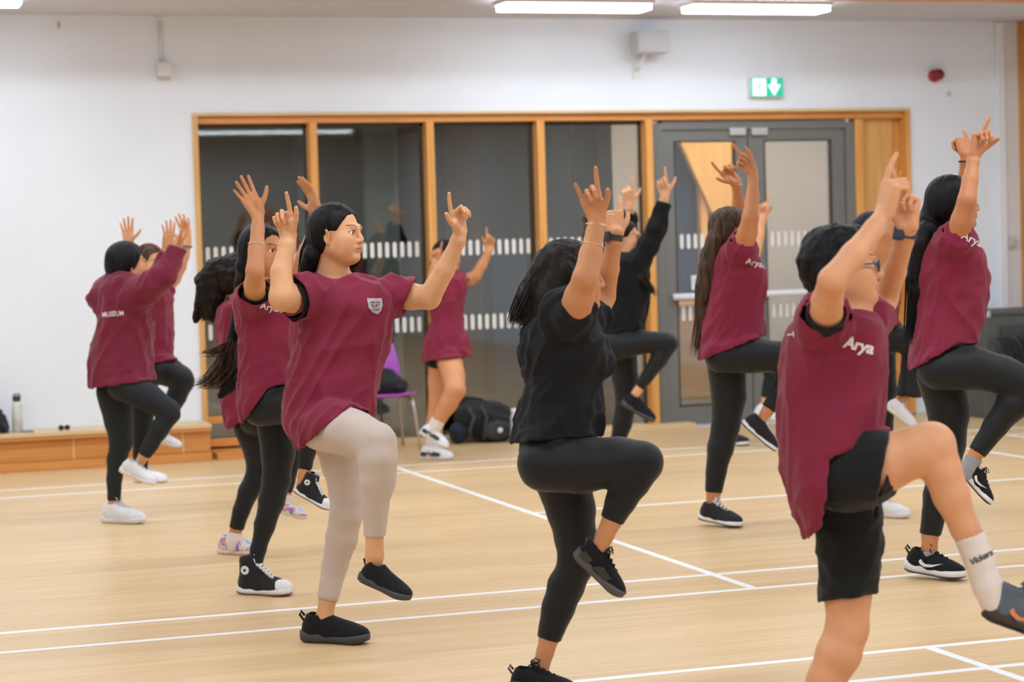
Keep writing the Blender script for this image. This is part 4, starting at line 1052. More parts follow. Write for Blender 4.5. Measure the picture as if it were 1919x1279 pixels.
# 2 ---- woman in black tee with a bob
D6 = fd(1005, 1302) - .07
S6 = dict(D=D6, seed=2.1, skin=SK2, pel=(1045, 850), h=.006, hf=.003, hshirt=.0055,
    rows=[(566, 1040, 1105, .10), (585, 1018, 1112, .15), (610, 995, 1118, .165), (640, 983, 1130, .165), (668, 977, 1142, .165), (690, 984, 1140, .155), (712, 988, 1122, .15), (745, 984, 1123, .15), (780, 975, 1126, .16), (820, 968, 1126, .17), (855, 966, 1122, .175)],
    hem=[(966, 831), (1127, 818)], collar=(1080, 566, 34, 0),
    head=dict(c=(1071, 523, 0), hh=.215, f=(.97, .02, -.22), u=(-.03, 1, 0)), neck=(1078, 575, 30, 0),
    armR=[(1072, 596, 32, -.17), (1086, 556, 27, -.24), (1097, 522, 23, -.29), (1107, 478, 20.5, -.26), (1115, 436, 16, -.23), (1119, 411, 13.5, -.21)],
    armL=[(1095, 602, 30, .17), (1118, 580, 27, .22), (1130, 556, 24, .25), (1141, 505, 19.5, .20), (1151, 455, 15, .16), (1153, 438, 14, .15)],
    handR=dict(f=(-.30, 1, .15), n=(.05, .1, 1), pose='horn', s=.88), handL=dict(f=(-.08, .8, -.5), n=(-.2, -.5, -.85), pose='pointup', s=.90),
    slvR=[(1060, 606, 36, -.12), (1066, 588, 40, -.17), (1070, 577, 41, -.185)], slcutR=(.1, .7, .7), slvL=[(1095, 606, 34, .12), (1110, 592, 35, .19)],
    legR=[(1022, 870, 52, -.10), (1090, 872, 51, -.13), (1160, 866, 44, -.14), (1204, 867, 37, -.14), (1185, 898, 34, -.14), (1164, 938, 27, -.14), (1146, 978, 20.5, -.14), (1133, 1005, 18, -.14), (1118, 1040, 17, -.14)],
    legL=[(1050, 880, 56, .08), (1070, 955, 45, .08), (1079, 1010, 38, .08), (1078, 1062, 32, .08), (1060, 1100, 33, .09), (1046, 1140, 30, .09), (1028, 1200, 20.5, .09), (1022, 1222, 18, .09), (1010, 1265, 18, .09)], cuffR=7, cuffL=7,
    pant_mat=LEG, shirt_mat=BLACKT, hair_mat=HBR, fold=[((.75, 1, 0), .075, .014), ((-.35, 1, .2), .10, .011), ((1, .35, 0), .07, .008)],
    shoeR=dict(kind='runner_black', heel=(1071, 1042), toe=(1160, 1124), dd=-.14, dt=-.13, up=(.68, .73, .12), label='black running shoe raised off the floor'), shoeL=dict(kind='runner_black', floor=True, heel=(957, 1302), toe=(1082, 1308)),
    hair=dict(vol=1.06, ear=False, face=(.118, -.03, .086, .095, .112), chains=[[(1046, 500, 38, 0), (1022, 540, 36, 0), (1006, 575, 28, 0), (992, 597, 16, 0)], [(1060, 520, 36, -.05), (1040, 560, 32, -.06), (1022, 585, 20, -.06)], [(1015, 520, 26, 0), (992, 558, 20, 0), (978, 590, 11, 0)]], amp=.005, wl=.03, lean=-.5, h=.0045,
        strands=[([(1030, 500, 34, 0), (1005, 545, 34, 0), (984, 582, 26, 0), (970, 605, 18, 0)], 110, .35)]))
person('woman in black t-shirt and leggings with a short dark bob', S6)
r_ = S6['_']; ring(r_['root'], r_['pt']((1117, 421, 0, -.215)), camvec(.1, 1, 0), .0300, .0028, mat_plain('white_beads', srgb(226, 206, 190), .4), 'bracelet'); ring(r_['root'], r_['pt']((1110, 461, 0, -.245)), camvec(.2, 1, -.2), .0362, .0020, GOLD, 'bangle')
watch(r_['root'], r_['pt']((1151, 446, 0, .155)), camvec(.12, 1, 0), camvec(-.85, .1, .5), .0265, mat_plain('dark_strap', srgb(52, 50, 50), .5), mat_plain('watch_glass', srgb(58, 56, 60), .2), .010, .017)
ring(r_['root'], r_['pt']((1146, 403, 0, .145)), camvec(0, 1, 0), .010, .0018, SILV, 'ring')

# 3 ---- boy with glasses in front, right
def boyprint(o, b): print_text(o, b, 'Arya', 1609, 648, 31, 15, M_white_print, 'chest_print', .95, .1, bold=.03); print_text(o, b, 'T', 1482, 628, 18, 82, M_white_print, 'sleeve_print')
DB = 5.97
SB = dict(D=DB, seed=3.4, skin=SK4, pel=(1580, 880), h=.006, hf=.003, hshirt=.0055, bare=True,
    rows=[(574, 1574, 1630, .055), (584, 1540, 1638, .075), (594, 1512, 1643, .105), (608, 1494, 1647, .145), (640, 1478, 1652, .155), (680, 1470, 1655, .15), (720, 1467, 1654, .145), (770, 1467, 1648, .145), (820, 1468, 1642, .15), (870, 1472, 1625, .155), (930, 1484, 1590, .15), (1010, 1512, 1560, .13)],
    hemg=[[view_plane((1548, 862), (1643, 820), True)], [view_plane((1500, 1018), (1541, 986), True), view_plane((1540, 987), (1549, 862), True, RT)]], collar=(1604, 586, 40, 0),
    head=dict(c=(1580, 505, 0), hh=.215, f=(.99, .06, .10), u=(-.10, 1, 0)), neck=(1594, 592, 33, 0),
    armR=[(1548, 604, 32, -.16), (1550, 565, 28, -.26), (1560, 526, 25, -.35), (1600, 478, 23, -.33), (1637, 430, 18, -.30), (1655, 404, 16, -.28)],
    armL=[(1630, 600, 31, .15), (1648, 585, 27, .22), (1660, 560, 24, .26), (1676, 510, 22, .16), (1694, 452, 18, .04), (1702, 428, 16, .0)],
    handR=dict(f=(.30, 1, .05), n=(.85, -.1, -.4), pose='pointup', s=.95), handL=dict(f=(-.06, 1, .1), n=(-.6, .0, .75), pose='point', s=.95),
    slvR=[(1540, 622, 38, -.10), (1544, 602, 41, -.15), (1547, 590, 42, -.185)], slcutR=(.12, .55, .82), slvL=[(1625, 606, 36, .10), (1642, 592, 37, .17)],
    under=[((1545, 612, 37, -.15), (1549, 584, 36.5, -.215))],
    legR=[(1592, 888, 58, -.07), (1655, 868, 54, -.10), (1718, 846, 46, -.12), (1746, 836, 43, -.12), (1764, 880, 36, -.12), (1783, 930, 33, -.12), (1808, 990, 26, -.12), (1830, 1040, 23, -.12), (1850, 1095, 21, -.12)],
    legL=[(1590, 930, 58, .08), (1590, 1050, 50, .08), (1589, 1120, 43, .08), (1588, 1178, 40, .08), (1572, 1225, 42, .08), (1547, 1279, 36, .09), (1530, 1340, 26, .09), (1522, 1385, 21, .09), (1520, 1410, 20, .09)],
    pantR=[(1585, 890, 68, -.07), (1615, 880, 69, -.08), (1652, 878, 68, -.10)], pcutR=((1668, 812), (1640, 945)), pantL=[(1588, 925, 64, .07), (1592, 1010, 58, .08), (1589, 1112, 53, .08)], pcutL=((1546, 1128), (1630, 1116)), pant_name='shorts',
    pant_mat=mat_fabric('black_shorts', srgb(22, 24, 26)), shirt_mat=MAROON, hair_mat=HB, pant_fold=.006, prints=[boyprint], fold=[((.15, 1, 0), .09, .012), ((.6, 1, .2), .10, .010), ((1, .25, 0), .09, .005)],
    shoeR=dict(kind='grey_trainer', heel=(1838, 1158), toe=(1992, 1212), dd=-.12, dt=-.13, up=(.33, .94, .1), label='grey trainer with an orange tick raised off the floor'), shoeL=dict(kind='grey_trainer', floor=True, heel=(1470, 1428), toe=(1630, 1432)),
    socks=[dict(ch=[(1816, 1003, 29, -.12), (1834, 1050, 27, -.12), (1850, 1098, 27, -.12), (1862, 1130, 25, -.12)], mat=mat_fabric('white_sock', srgb(226, 214, 210)), prints=[lambda o, b: print_text(o, b, 'Vickers', 1838, 1046, 17, -27, mat_plain('black_print', srgb(52, 48, 48), .8), 'sock_print', .9, .3, bold=.02)])],
    hair=dict(vol=1.02, nape=True, chains=[[(1560, 466, 38, 0), (1600, 452, 24, 0), (1622, 468, 10, -.03)], [(1532, 490, 28, 0), (1532, 515, 18, 0)]], amp=.007, wl=.03, curl=.009, vol2=1, lean=.6, face=(.108, -.028, .086, .092, .100),
        strands=[([(1556, 462, 24, 0), (1582, 446, 20, 0), (1606, 446, 16, 0)], 110, .2)]))
person('boy with glasses in maroon t-shirt and black shorts', SB)
r_ = SB['_']; Hc, Fc, Lc, Uc, sc_ = r_['H'], r_['F'], r_['L'], r_['U'], r_['sc']; g3 = lambda a, b, c: Hc + (Fc * a + Lc * b + Uc * c) * sc_
M_gl = mat_plain('blue_frame', srgb(30, 66, 130), .35); gl = MB()
for g in (-1, 1):
    gl.tube([g3(.104 - .012 * abs(math.cos(t)) * 0, g * .033 + .024 * math.cos(t), .004 + .018 * math.sin(t)) for t in np.linspace(0, 6.283, 25)], .0022, 6, False)
    gl.tube([g3(.102, g * .057, .010), g3(.06, g * .074, .010), g3(.0, g * .080, .006), g3(-.015, g * .080, -.006)], .0024, 6)
gl.tube([g3(.104, -.010, .008), g3(.106, 0, .011), g3(.104, .010, .008)], .0022, 6); go = gl.build('glasses', M_gl, r_['root'], smooth=True)
for g in (-1, 1): MB().add([g3(.104, g * .033 + .022 * math.cos(t), .004 + .0165 * math.sin(t)) for t in np.linspace(0, 6.28, 17)[:-1]], [tuple(range(16))]).build('lens', M_glass, go)
watch(r_['root'], r_['pt']((1698, 440, 0, .02)), camvec(.15, 1, 0), camvec(-.7, .2, .6), .0265, mat_plain('navy_strap', srgb(34, 40, 52), .5), mat_plain('navy_case', srgb(38, 46, 60), .3), .012, .018)

# 4 ---- tall woman with long hair at the right edge
D13 = fd(1752, 1085) - .09
S13 = dict(D=D13, seed=4.2, skin=SK3, pel=(1762, 690), h=.0065, hf=.0033,
    rows=[(428, 1770, 1812, .10), (440, 1752, 1816, .15), (458, 1733, 1824, .165), (480, 1724, 1836, .165), (505, 1720, 1844, .16), (540, 1724, 1845, .155), (575, 1724, 1841, .15), (615, 1717, 1835, .155), (650, 1711, 1826, .165), (700, 1706, 1815, .17)],
    hem=[(1706, 696), (1797, 645), (1830, 646)], collar=(1793, 430, 24, 0),
    head=dict(c=(1788, 384, 0), hh=.215, f=(.99, .05, -.12), u=(-.05, 1, 0)), neck=(1790, 432, 22, 0),
    armR=[(1792, 448, 23, -.16), (1803, 412, 20, -.22), (1812, 376, 17, -.26), (1818, 338, 14.5, -.23), (1823, 305, 11, -.20), (1825, 292, 10.5, -.19)],
    armL=[(1800, 450, 22, .16), (1803, 412, 20, .24), (1806, 372, 17, .30), (1808, 335, 13, .26), (1810, 303, 10.5, .22), (1811, 290, 10, .21)],
    handR=dict(f=(.24, 1, .0), n=(.75, .1, .6), pose='point', s=.96), handL=dict(f=(-.08, .72, -.6), n=(-.5, -.4, -.8), pose='pointup', s=.95),
    slvR=[(1786, 462, 26, -.11), (1790, 450, 29, -.16), (1793, 440, 30, -.18)], slcutR=(.25, .6, .75), slvL=[(1798, 458, 26, .12), (1801, 446, 27, .18)],
    legR=[(1758, 692, 38, -.09), (1820, 690, 40, -.12), (1880, 704, 35, -.13), (1925, 722, 31, -.13), (1896, 760, 29, -.13), (1866, 798, 22, -.13), (1830, 850, 15.5, -.13), (1822, 864, 14, -.13), (1812, 884, 13, -.13)],
    legL=[(1764, 705, 46, .08), (1778, 770, 39, .08), (1776, 830, 33, .08), (1768, 880, 30, .08), (1756, 930, 25, .09), (1743, 1004, 18, .09), (1742, 1026, 16, .09), (1740, 1048, 15, .09)], cuffR=7, cuffL=6,
    pant_mat=LEG, shirt_mat=MAROON, hair_mat=HB, prints=[lambda o, b: print_text(o, b, 'Aryan', 1826, 452, 21, 26, M_white_print, 'chest_print')],
    shoeR=dict(kind='swoosh_runner', heel=(1795, 884), toe=(1850, 948), dd=-.13, dt=-.10, up=(.75, .66, .1), label='black running shoe with a white tick raised off the floor'), shoeL=dict(kind='swoosh_runner', floor=True, lift=.03, heel=(1696, 1083), toe=(1810, 1089)),
    socks=[dict(ch=[(1826, 858, 16, -.13), (1816, 880, 15.5, -.13), (1812, 890, 15, -.13)], mat=mat_fabric('grey_sock', srgb(150, 152, 156))), dict(ch=[(1741, 1032, 17.5, .09), (1740, 1050, 17, .09), (1740, 1056, 16, .09)], mat=mat_fabric('grey_sock', srgb(150, 152, 156)))],
    hair=dict(vol=1.04, chains=[[(1762, 388, 28, .02), (1736, 430, 24, .02), (1722, 480, 20, 0), (1718, 540, 16, 0), (1714, 600, 9, 0)], [(1738, 432, 18, -.05), (1726, 460, 18, -.05), (1716, 510, 14, -.03)], [(1806, 415, 9, .02), (1815, 425, 6, 0), (1826, 436, 3, 0)]], amp=.004, lean=-.15,
        strands=[([(1735, 430, 20, 0), (1718, 490, 20, 0), (1712, 560, 15, 0), (1706, 640, 12, 0)], 80, .3)]))
person('tall woman with long black hair in maroon t-shirt at the right edge', S13)
r_ = S13['_']; ring(r_['root'], r_['pt']((1821, 317, 0, -.21)), camvec(-.25, 1, .3), .0295, .002, GOLD, 'bangle'); ring(r_['root'], r_['pt']((1809, 304, 0, .22)), camvec(.1, 1, 0), .0265, .004, mat_plain('black_band', srgb(30, 30, 34), .5), 'wrist_band')

# 5 ---- woman with long wavy hair by the double door
D9 = fd(1348, 985) - .09
S9 = dict(D=D9, seed=5.5, skin=SK3, pel=(1362, 672), h=.007, hf=.004,
    rows=[(455, 1368, 1404, .10), (466, 1348, 1408, .15), (482, 1336, 1416, .165), (500, 1331, 1427, .16), (530, 1329, 1433, .155), (560, 1326, 1431, .15), (595, 1320, 1429, .15), (630, 1316, 1431, .16), (685, 1311, 1425, .165)],
    hem=[(1311, 677), (1432, 630)], collar=(1388, 456, 20, 0),
    head=dict(c=(1372, 434, 0), hh=.215, f=(.99, .05, -.12), u=(-.05, 1, 0)), neck=(1382, 468, 18, 0),
    armR=[(1390, 468, 20, -.16), (1401, 436, 18, -.22), (1406, 408, 15, -.26), (1410, 370, 12.5, -.23), (1411, 335, 9.5, -.20), (1411, 322, 9, -.19)],
    armL=[(1396, 470, 19, .16), (1392, 440, 17, .24), (1387, 412, 14, .30), (1384, 380, 12, .26), (1381, 352, 9, .22), (1380, 344, 9, .21)],
    handR=dict(f=(-.78, .68, .1), n=(.3, .3, .9), pose='pointup', s=.95), handL=dict(f=(-.65, .75, .1), n=(.3, .3, .9), pose='ell', s=.95),
    slvR=[(1384, 478, 22, -.11), (1389, 468, 25, -.16), (1393, 458, 26, -.18)], slcutR=(.3, .6, .75), slvL=[(1394, 476, 23, .12), (1396, 466, 24, .18)],
    legR=[(1352, 668, 31, -.09), (1408, 666, 33, -.12), (1462, 669, 28, -.13), (1492, 676, 25, -.13), (1478, 706, 22, -.13), (1458, 742, 17, -.13), (1440, 768, 13, -.13), (1434, 778, 11.5, -.13), (1424, 795, 11, -.13)],
    legL=[(1362, 684, 37, .08), (1366, 745, 32, .08), (1360, 800, 26, .08), (1350, 840, 24, .08), (1342, 885, 19, .09), (1337, 925, 15, .09), (1335, 942, 13, .09), (1334, 958, 12, .09)], cuffR=7, cuffL=6,
    pant_mat=LEG, shirt_mat=MAROON, hair_mat=HTIP, prints=[lambda o, b: print_text(o, b, 'Aryan', 1417, 494, 16, 16, M_white_print, 'chest_print')],
    shoeR=dict(kind='skate_black', heel=(1388, 794), toe=(1451, 848), dd=-.13, dt=-.12, up=(.62, .76, .1), label='black canvas shoe with a white sole raised off the floor'), shoeL=dict(kind='skate_black', floor=True, lift=.03, heel=(1311, 985), toe=(1391, 990)),
    hair=dict(vol=1.04, chains=[[(1355, 440, 24, 0), (1334, 480, 19, 0), (1322, 530, 16, 0), (1318, 590, 12, 0), (1310, 650, 6, 0)], [(1342, 450, 18, -.05), (1326, 500, 14, -.05), (1318, 560, 10, -.04)]], amp=.005, lean=-.15, h=.006,
        strands=[([(1330, 480, 17, 0), (1318, 540, 16, 0), (1316, 600, 13, 0), (1304, 665, 10, 0)], 70, .5)]))
person('woman with long wavy brown hair in maroon t-shirt before the double door', S9)
r_ = S9['_']; ring(r_['root'], r_['pt']((1382, 347, 0, .215)), camvec(-.2, 1, 0), .026, .0018, SILV, 'bangle')

# 6 ---- woman all in black behind the bob
D7 = 13.45
BLK_H = mat_fabric('black_fleece', srgb(19, 20, 23), .9, sheen=.04)
S7 = dict(D=D7, seed=6.6, skin=SK1, pel=(1166, 640), h=.0075, hf=.004,
    rows=[(474, 1150, 1195, .10), (486, 1138, 1206, .16), (505, 1133, 1213, .17), (540, 1131, 1216, .165), (575, 1131, 1213, .16), (605, 1133, 1206, .16), (625, 1136, 1202, .16), (660, 1140, 1196, .15)],
    hem=[(1130, 628), (1210, 616)],
    head=dict(c=(1172, 450, 0), hh=.22, f=(.93, .05, .30), u=(-.05, 1, 0)), neck=(1172, 480, 16, 0), collar=(1172, 474, 18, 0),
    armR=[(1196, 494, 17, -.10), (1216, 462, 14, -.12), (1230, 428, 12, -.14), (1240, 396, 10, -.14), (1245, 372, 8, -.14), (1246, 366, 8, -.14)],
    armL=[(1150, 494, 17, .12), (1166, 460, 14, .20), (1176, 432, 12, .24), (1180, 408, 10, .20), (1180, 392, 8, .18), (1180, 384, 8, .18)],
    handR=dict(f=(-.22, 1, .1), n=(.1, .1, 1), pose='ell', s=.95), handL=dict(f=(-.12, 1, .1), n=(-.1, .1, -1), pose='ell', s=.95),
    slvR=[(1194, 496, 21, -.09), (1216, 462, 17, -.12), (1230, 428, 15, -.14), (1244, 380, 11, -.14)], slvL=[(1152, 496, 20, .10), (1166, 460, 17, .20), (1176, 432, 15, .24), (1181, 398, 11, .19)],
    legR=[(1150, 650, 27, -.09), (1200, 642, 22, -.11), (1246, 640, 17, -.12), (1253, 645, 16.5, -.12), (1234, 675, 15.5, -.12), (1212, 708, 11.5, -.12), (1198, 728, 9.5, -.12), (1192, 737, 9, -.12), (1184, 750, 9, -.12)],
    legL=[(1164, 655, 30, .08), (1172, 710, 24, .08), (1174, 755, 20, .08), (1166, 795, 18, .08), (1156, 835, 13, .09), (1150, 868, 10, .09), (1149, 876, 9, .09), (1148, 884, 9, .09)], cuffR=7, cuffL=6,
    pant_mat=LEG, shirt_mat=BLK_H, shirt_name='hoodie', hair_mat=HBR, prints=[],
    shoeR=dict(kind='slip_on', heel=(1162, 758), toe=(1224, 794), dd=-.12, dt=-.12, up=(.5, .86, .1), label='black trainer raised off the floor'), shoeL=dict(kind='slip_on', floor=True, heel=(1128, 890), toe=(1206, 892)),
    hair=dict(vol=1.05, chains=[[(1160, 440, 22, 0), (1148, 470, 18, 0), (1152, 500, 13, -.1)], [(1180, 490, 10, -.12), (1200, 520, 8, -.14), (1222, 545, 5, -.14)]], h=.006,
        strands=[([(1176, 488, 9, -.12), (1200, 518, 8, -.14), (1226, 552, 6, -.15)], 30, .5)]))
person('woman in black hoodie and leggings with both arms up beside the timber mullion', S7)

# 7 ---- girl in shorts by the purple chair
D8 = fd(815, 862) - .02
S8 = dict(D=D8, seed=7.7, skin=SK2, pel=(836, 655), h=.0075, hf=.004, bare=True,
    rows=[(512, 826, 858, .08), (519, 812, 872, .12), (535, 808, 872, .14), (570, 808, 868, .135), (605, 809, 866, .135), (630, 800, 874, .15), (655, 795, 881, .16), (690, 794, 884, .16)],
    hem=[(792, 680), (886, 668)], collar=(843, 511, 15, 0),
    head=dict(c=(838, 482, 0), hh=.205, f=(.80, .02, .55), u=(0, 1, 0)), neck=(840, 516, 13, 0),
    armR=[(816, 532, 13, -.08), (808, 548, 12, -.11), (804, 560, 11.5, -.14), (808, 530, 10, -.16), (814, 502, 8, -.17), (815, 494, 7.5, -.17)],
    armL=[(866, 527, 13, .06), (880, 524, 12, .05), (891, 518, 11, .04), (904, 496, 9.5, .03), (915, 474, 7.5, .02), (917, 468, 7, .02)],
    handR=dict(f=(.1, 1, .0), n=(.1, 0, 1), pose='point', s=.85), handL=dict(f=(.1, 1, .0), n=(-.2, 0, 1), pose='point', s=.85),
    slvR=[(824, 532, 16, -.05), (812, 545, 17, -.09)], slvL=[(856, 527, 16, .05), (874, 525, 17, .05)],
    legR=[(840, 668, 25, -.06), (850, 705, 21, -.22), (853, 732, 19, -.30), (840, 757, 17, -.28), (824, 784, 13, -.26), (818, 796, 11, -.25), (812, 806, 10, -.25)],
    legL=[(826, 668, 24, .06), (822, 715, 20, .06), (819, 755, 16, .06), (815, 790, 16, .06), (811, 826, 11, .06), (810, 840, 10, .06), (810, 846, 10, .06)],
    pantR=[(838, 660, 27, -.05), (842, 680, 26, -.10)], pantL=[(828, 660, 26, .05), (826, 690, 25, .06)], pant_name='shorts', pant_mat=mat_fabric('black_shorts', srgb(22, 24, 26)), shirt_mat=MAROON, hair_mat=HB,
    shoeR=dict(kind='court_white', heel=(785, 812), toe=(838, 842), dd=-.25, dt=-.26, up=(.5, .86, .1), label='white and black trainer raised off the floor'), shoeL=dict(kind='court_white', floor=True, heel=(788, 862), toe=(850, 862)),
    socks=[dict(ch=[(822, 786, 14, -.26), (816, 798, 13, -.25), (810, 808, 12, -.25)], mat=mat_fabric('white_sock', srgb(226, 214, 210))), dict(ch=[(811, 822, 13, .06), (810, 836, 12, .06), (810, 846, 11, .06)], mat=mat_fabric('white_sock', srgb(226, 214, 210)))],
    hair=dict(vol=1.02, chains=[[(826, 480, 16, 0), (816, 495, 9, .03), (813, 512, 6, .05)]], h=.006))
person('girl with bare legs in a long maroon t-shirt behind the front woman', S8)

# 8 ---- person in maroon hoodie at the left, seen from behind
D1 = fd(232, 980) - .08
S1 = dict(D=D1, seed=8.1, skin=SK2, pel=(228, 705), h=.007, hf=.004,
    rows=[(512, 214, 256, .09), (525, 200, 268, .14), (545, 193, 278, .17), (575, 190, 283, .17), (610, 185, 285, .165), (645, 177, 284, .165), (680, 170, 285, .17), (705, 169, 288, .17), (740, 174, 288, .165)],
    hem=[(168, 729), (292, 713)], collar=(245, 514, 17, 0),
    head=dict(c=(240, 497, 0), hh=.215, f=(.90, .0, -.42), u=(0, 1, 0)), neck=(240, 522, 17, 0),
    armR=[(258, 552, 22, -.15), (285, 533, 18, -.20), (308, 516, 16, -.22), (322, 494, 13, -.20), (332, 468, 9, -.19), (334, 460, 8.5, -.19)],
    armL=[(250, 552, 20, .16), (275, 535, 17, .22), (296, 518, 15, .24), (306, 496, 12, .22), (312, 474, 9, .20), (313, 466, 8.5, .20)],
    handR=dict(f=(.45, .85, .0), n=(-.8, .3, .3), pose='relax', s=.82), handL=dict(f=(.1, 1, .0), n=(-.5, .2, -.6), pose='open', s=.85),
    slvR=[(250, 556, 29, -.12), (285, 534, 23, -.20), (308, 516, 20, -.22), (322, 494, 16, -.20), (333, 464, 12.5, -.19)], slvL=[(248, 556, 28, .12), (275, 535, 22, .22), (296, 518, 19, .24), (312, 470, 12, .20)],
    hood=[(222, 530, 24, 0), (200, 548, 24, 0), (180, 560, 14, 0), (166, 558, 4, 0)], hood2=[(200, 550, 20, -.02), (196, 575, 14, -.02), (194, 592, 6, -.02)],
    legR=[(232, 722, 31, -.09), (280, 746, 25, -.11), (314, 768, 20, -.12), (318, 776, 19, -.12), (298, 806, 17, -.12), (282, 834, 14, -.12), (269, 856, 11.5, -.12), (264, 864, 10, -.12), (256, 878, 9.5, -.12)],
    legL=[(214, 735, 34, .08), (222, 790, 26, .08), (227, 830, 21, .08), (219, 862, 18, .08), (214, 900, 14, .08), (214, 940, 12, .08), (214, 950, 10.5, .08), (214, 958, 10, .08)], cuffR=7, cuffL=6,
    pant_mat=mat_fabric('charcoal_lycra', srgb(34, 38, 42), .7, .15, .03), shirt_mat=mat_fabric('maroon_fleece', srgb(116, 34, 56), .9, .10, .15), shirt_name='hoodie', hair_mat=HB,
    prints=[lambda o, b: print_text(o, b, 'MUSEUM', 212, 589, 13, -5, M_white_print, 'back_print', 1.0, 0, .8)],
    shoeR=dict(kind='white_sneaker', heel=(223, 884), toe=(290, 912), dd=-.12, dt=-.14, up=(.40, .9, .1), label='white sneaker raised off the floor'), shoeL=dict(kind='white_sneaker', floor=True, heel=(192, 980), toe=(273, 982)),
    hair=dict(vol=1.10, ear=False, chains=[[(232, 488, 30, 0), (224, 502, 26, 0)]], h=.006, wl=.02, amp=.003))
person('person in maroon hoodie seen from behind beside the white wall', S1)

# 9 ---- woman with a maroon headband behind the hoodie
D2 = D1 + .75
S2 = dict(D=D2, seed=9.3, skin=SK4, pel=(278, 670), h=.0075, hf=.004,
    rows=[(526, 268, 298, .09), (536, 256, 310, .14), (556, 252, 319, .155), (590, 252, 320, .15), (630, 254, 321, .15), (668, 254, 322, .155), (695, 256, 320, .155)],
    hem=[(250, 690), (324, 676)], collar=(283, 524, 15, 0),
    head=dict(c=(282, 498, 0), hh=.21, f=(.75, -.05, .60), u=(0, 1, 0)), neck=(282, 530, 13, 0),
    armR=[(262, 548, 14, -.05), (252, 520, 13, -.04), (246, 500, 11, -.02), (242, 480, 10, -.02), (241, 462, 8, -.02), (241, 456, 7.5, -.02)],
    armL=[(308, 545, 14, .08), (326, 522, 13, .08), (338, 500, 11, .06), (346, 478, 9.5, .04), (350, 460, 8, .02), (351, 454, 7.5, .02)],
    handR=dict(f=(-.05, 1, .2), n=(.1, .0, 1), pose='open', s=.82), handL=dict(f=(-.2, 1, .0), n=(-.3, .1, .9), pose='open', s=.9),
    slvR=[(268, 548, 17, -.03), (260, 535, 18, -.045)], slvL=[(302, 545, 17, .06), (314, 534, 18, .08)],
    legR=[(285, 690, 30, -.08), (318, 698, 26, -.14), (340, 708, 21, -.17), (343, 716, 20, -.17), (330, 745, 18, -.16), (316, 778, 14, -.15), (306, 806, 11, -.15), (304, 816, 10, -.15), (302, 828, 9.5, -.15)],
    legL=[(270, 695, 30, .08), (268, 760, 24, .08), (266, 810, 18, .08), (264, 850, 15, .08), (264, 885, 11, .08), (264, 893, 10, .08), (264, 899, 9, .08)], cuffR=7, cuffL=5,
    pant_mat=LEG, shirt_mat=MAROON, hair_mat=HTIP,
    shoeR=dict(kind='white_sneaker', heel=(287, 828), toe=(339, 840), dd=-.15, dt=-.17, up=(.25, .95, .1), label='white sneaker raised off the floor'), shoeL=dict(kind='white_sneaker', floor=True, heel=(252, 905), toe=(314, 905)),
    hair=dict(vol=1.0, h=.006, face=(.10, -.025, .10, .095, .115)))
person('woman with a maroon headband behind the hooded dancer', S2)
r_ = S2['_']; hb_ = mat_fabric('maroon_headband', srgb(136, 34, 54))
MB().tube([r_['H'] + (r_['F'] * (-.02 + .11 * math.cos(t) * .35) + r_['L'] * math.cos(t) * .083 + r_['U'] * (.045 + .088 * math.sin(t))) * r_['sc'] for t in np.linspace(-.2, 3.34, 20)], .011, 8).build('headband', hb_, r_['root'], smooth=True)
ring(r_['root'], r_['pt']((350, 462, 0, .02)), camvec(.1, 1, 0), .028, .006, mat_plain('grey_band', srgb(110, 110, 116), .5), 'wrist_band')

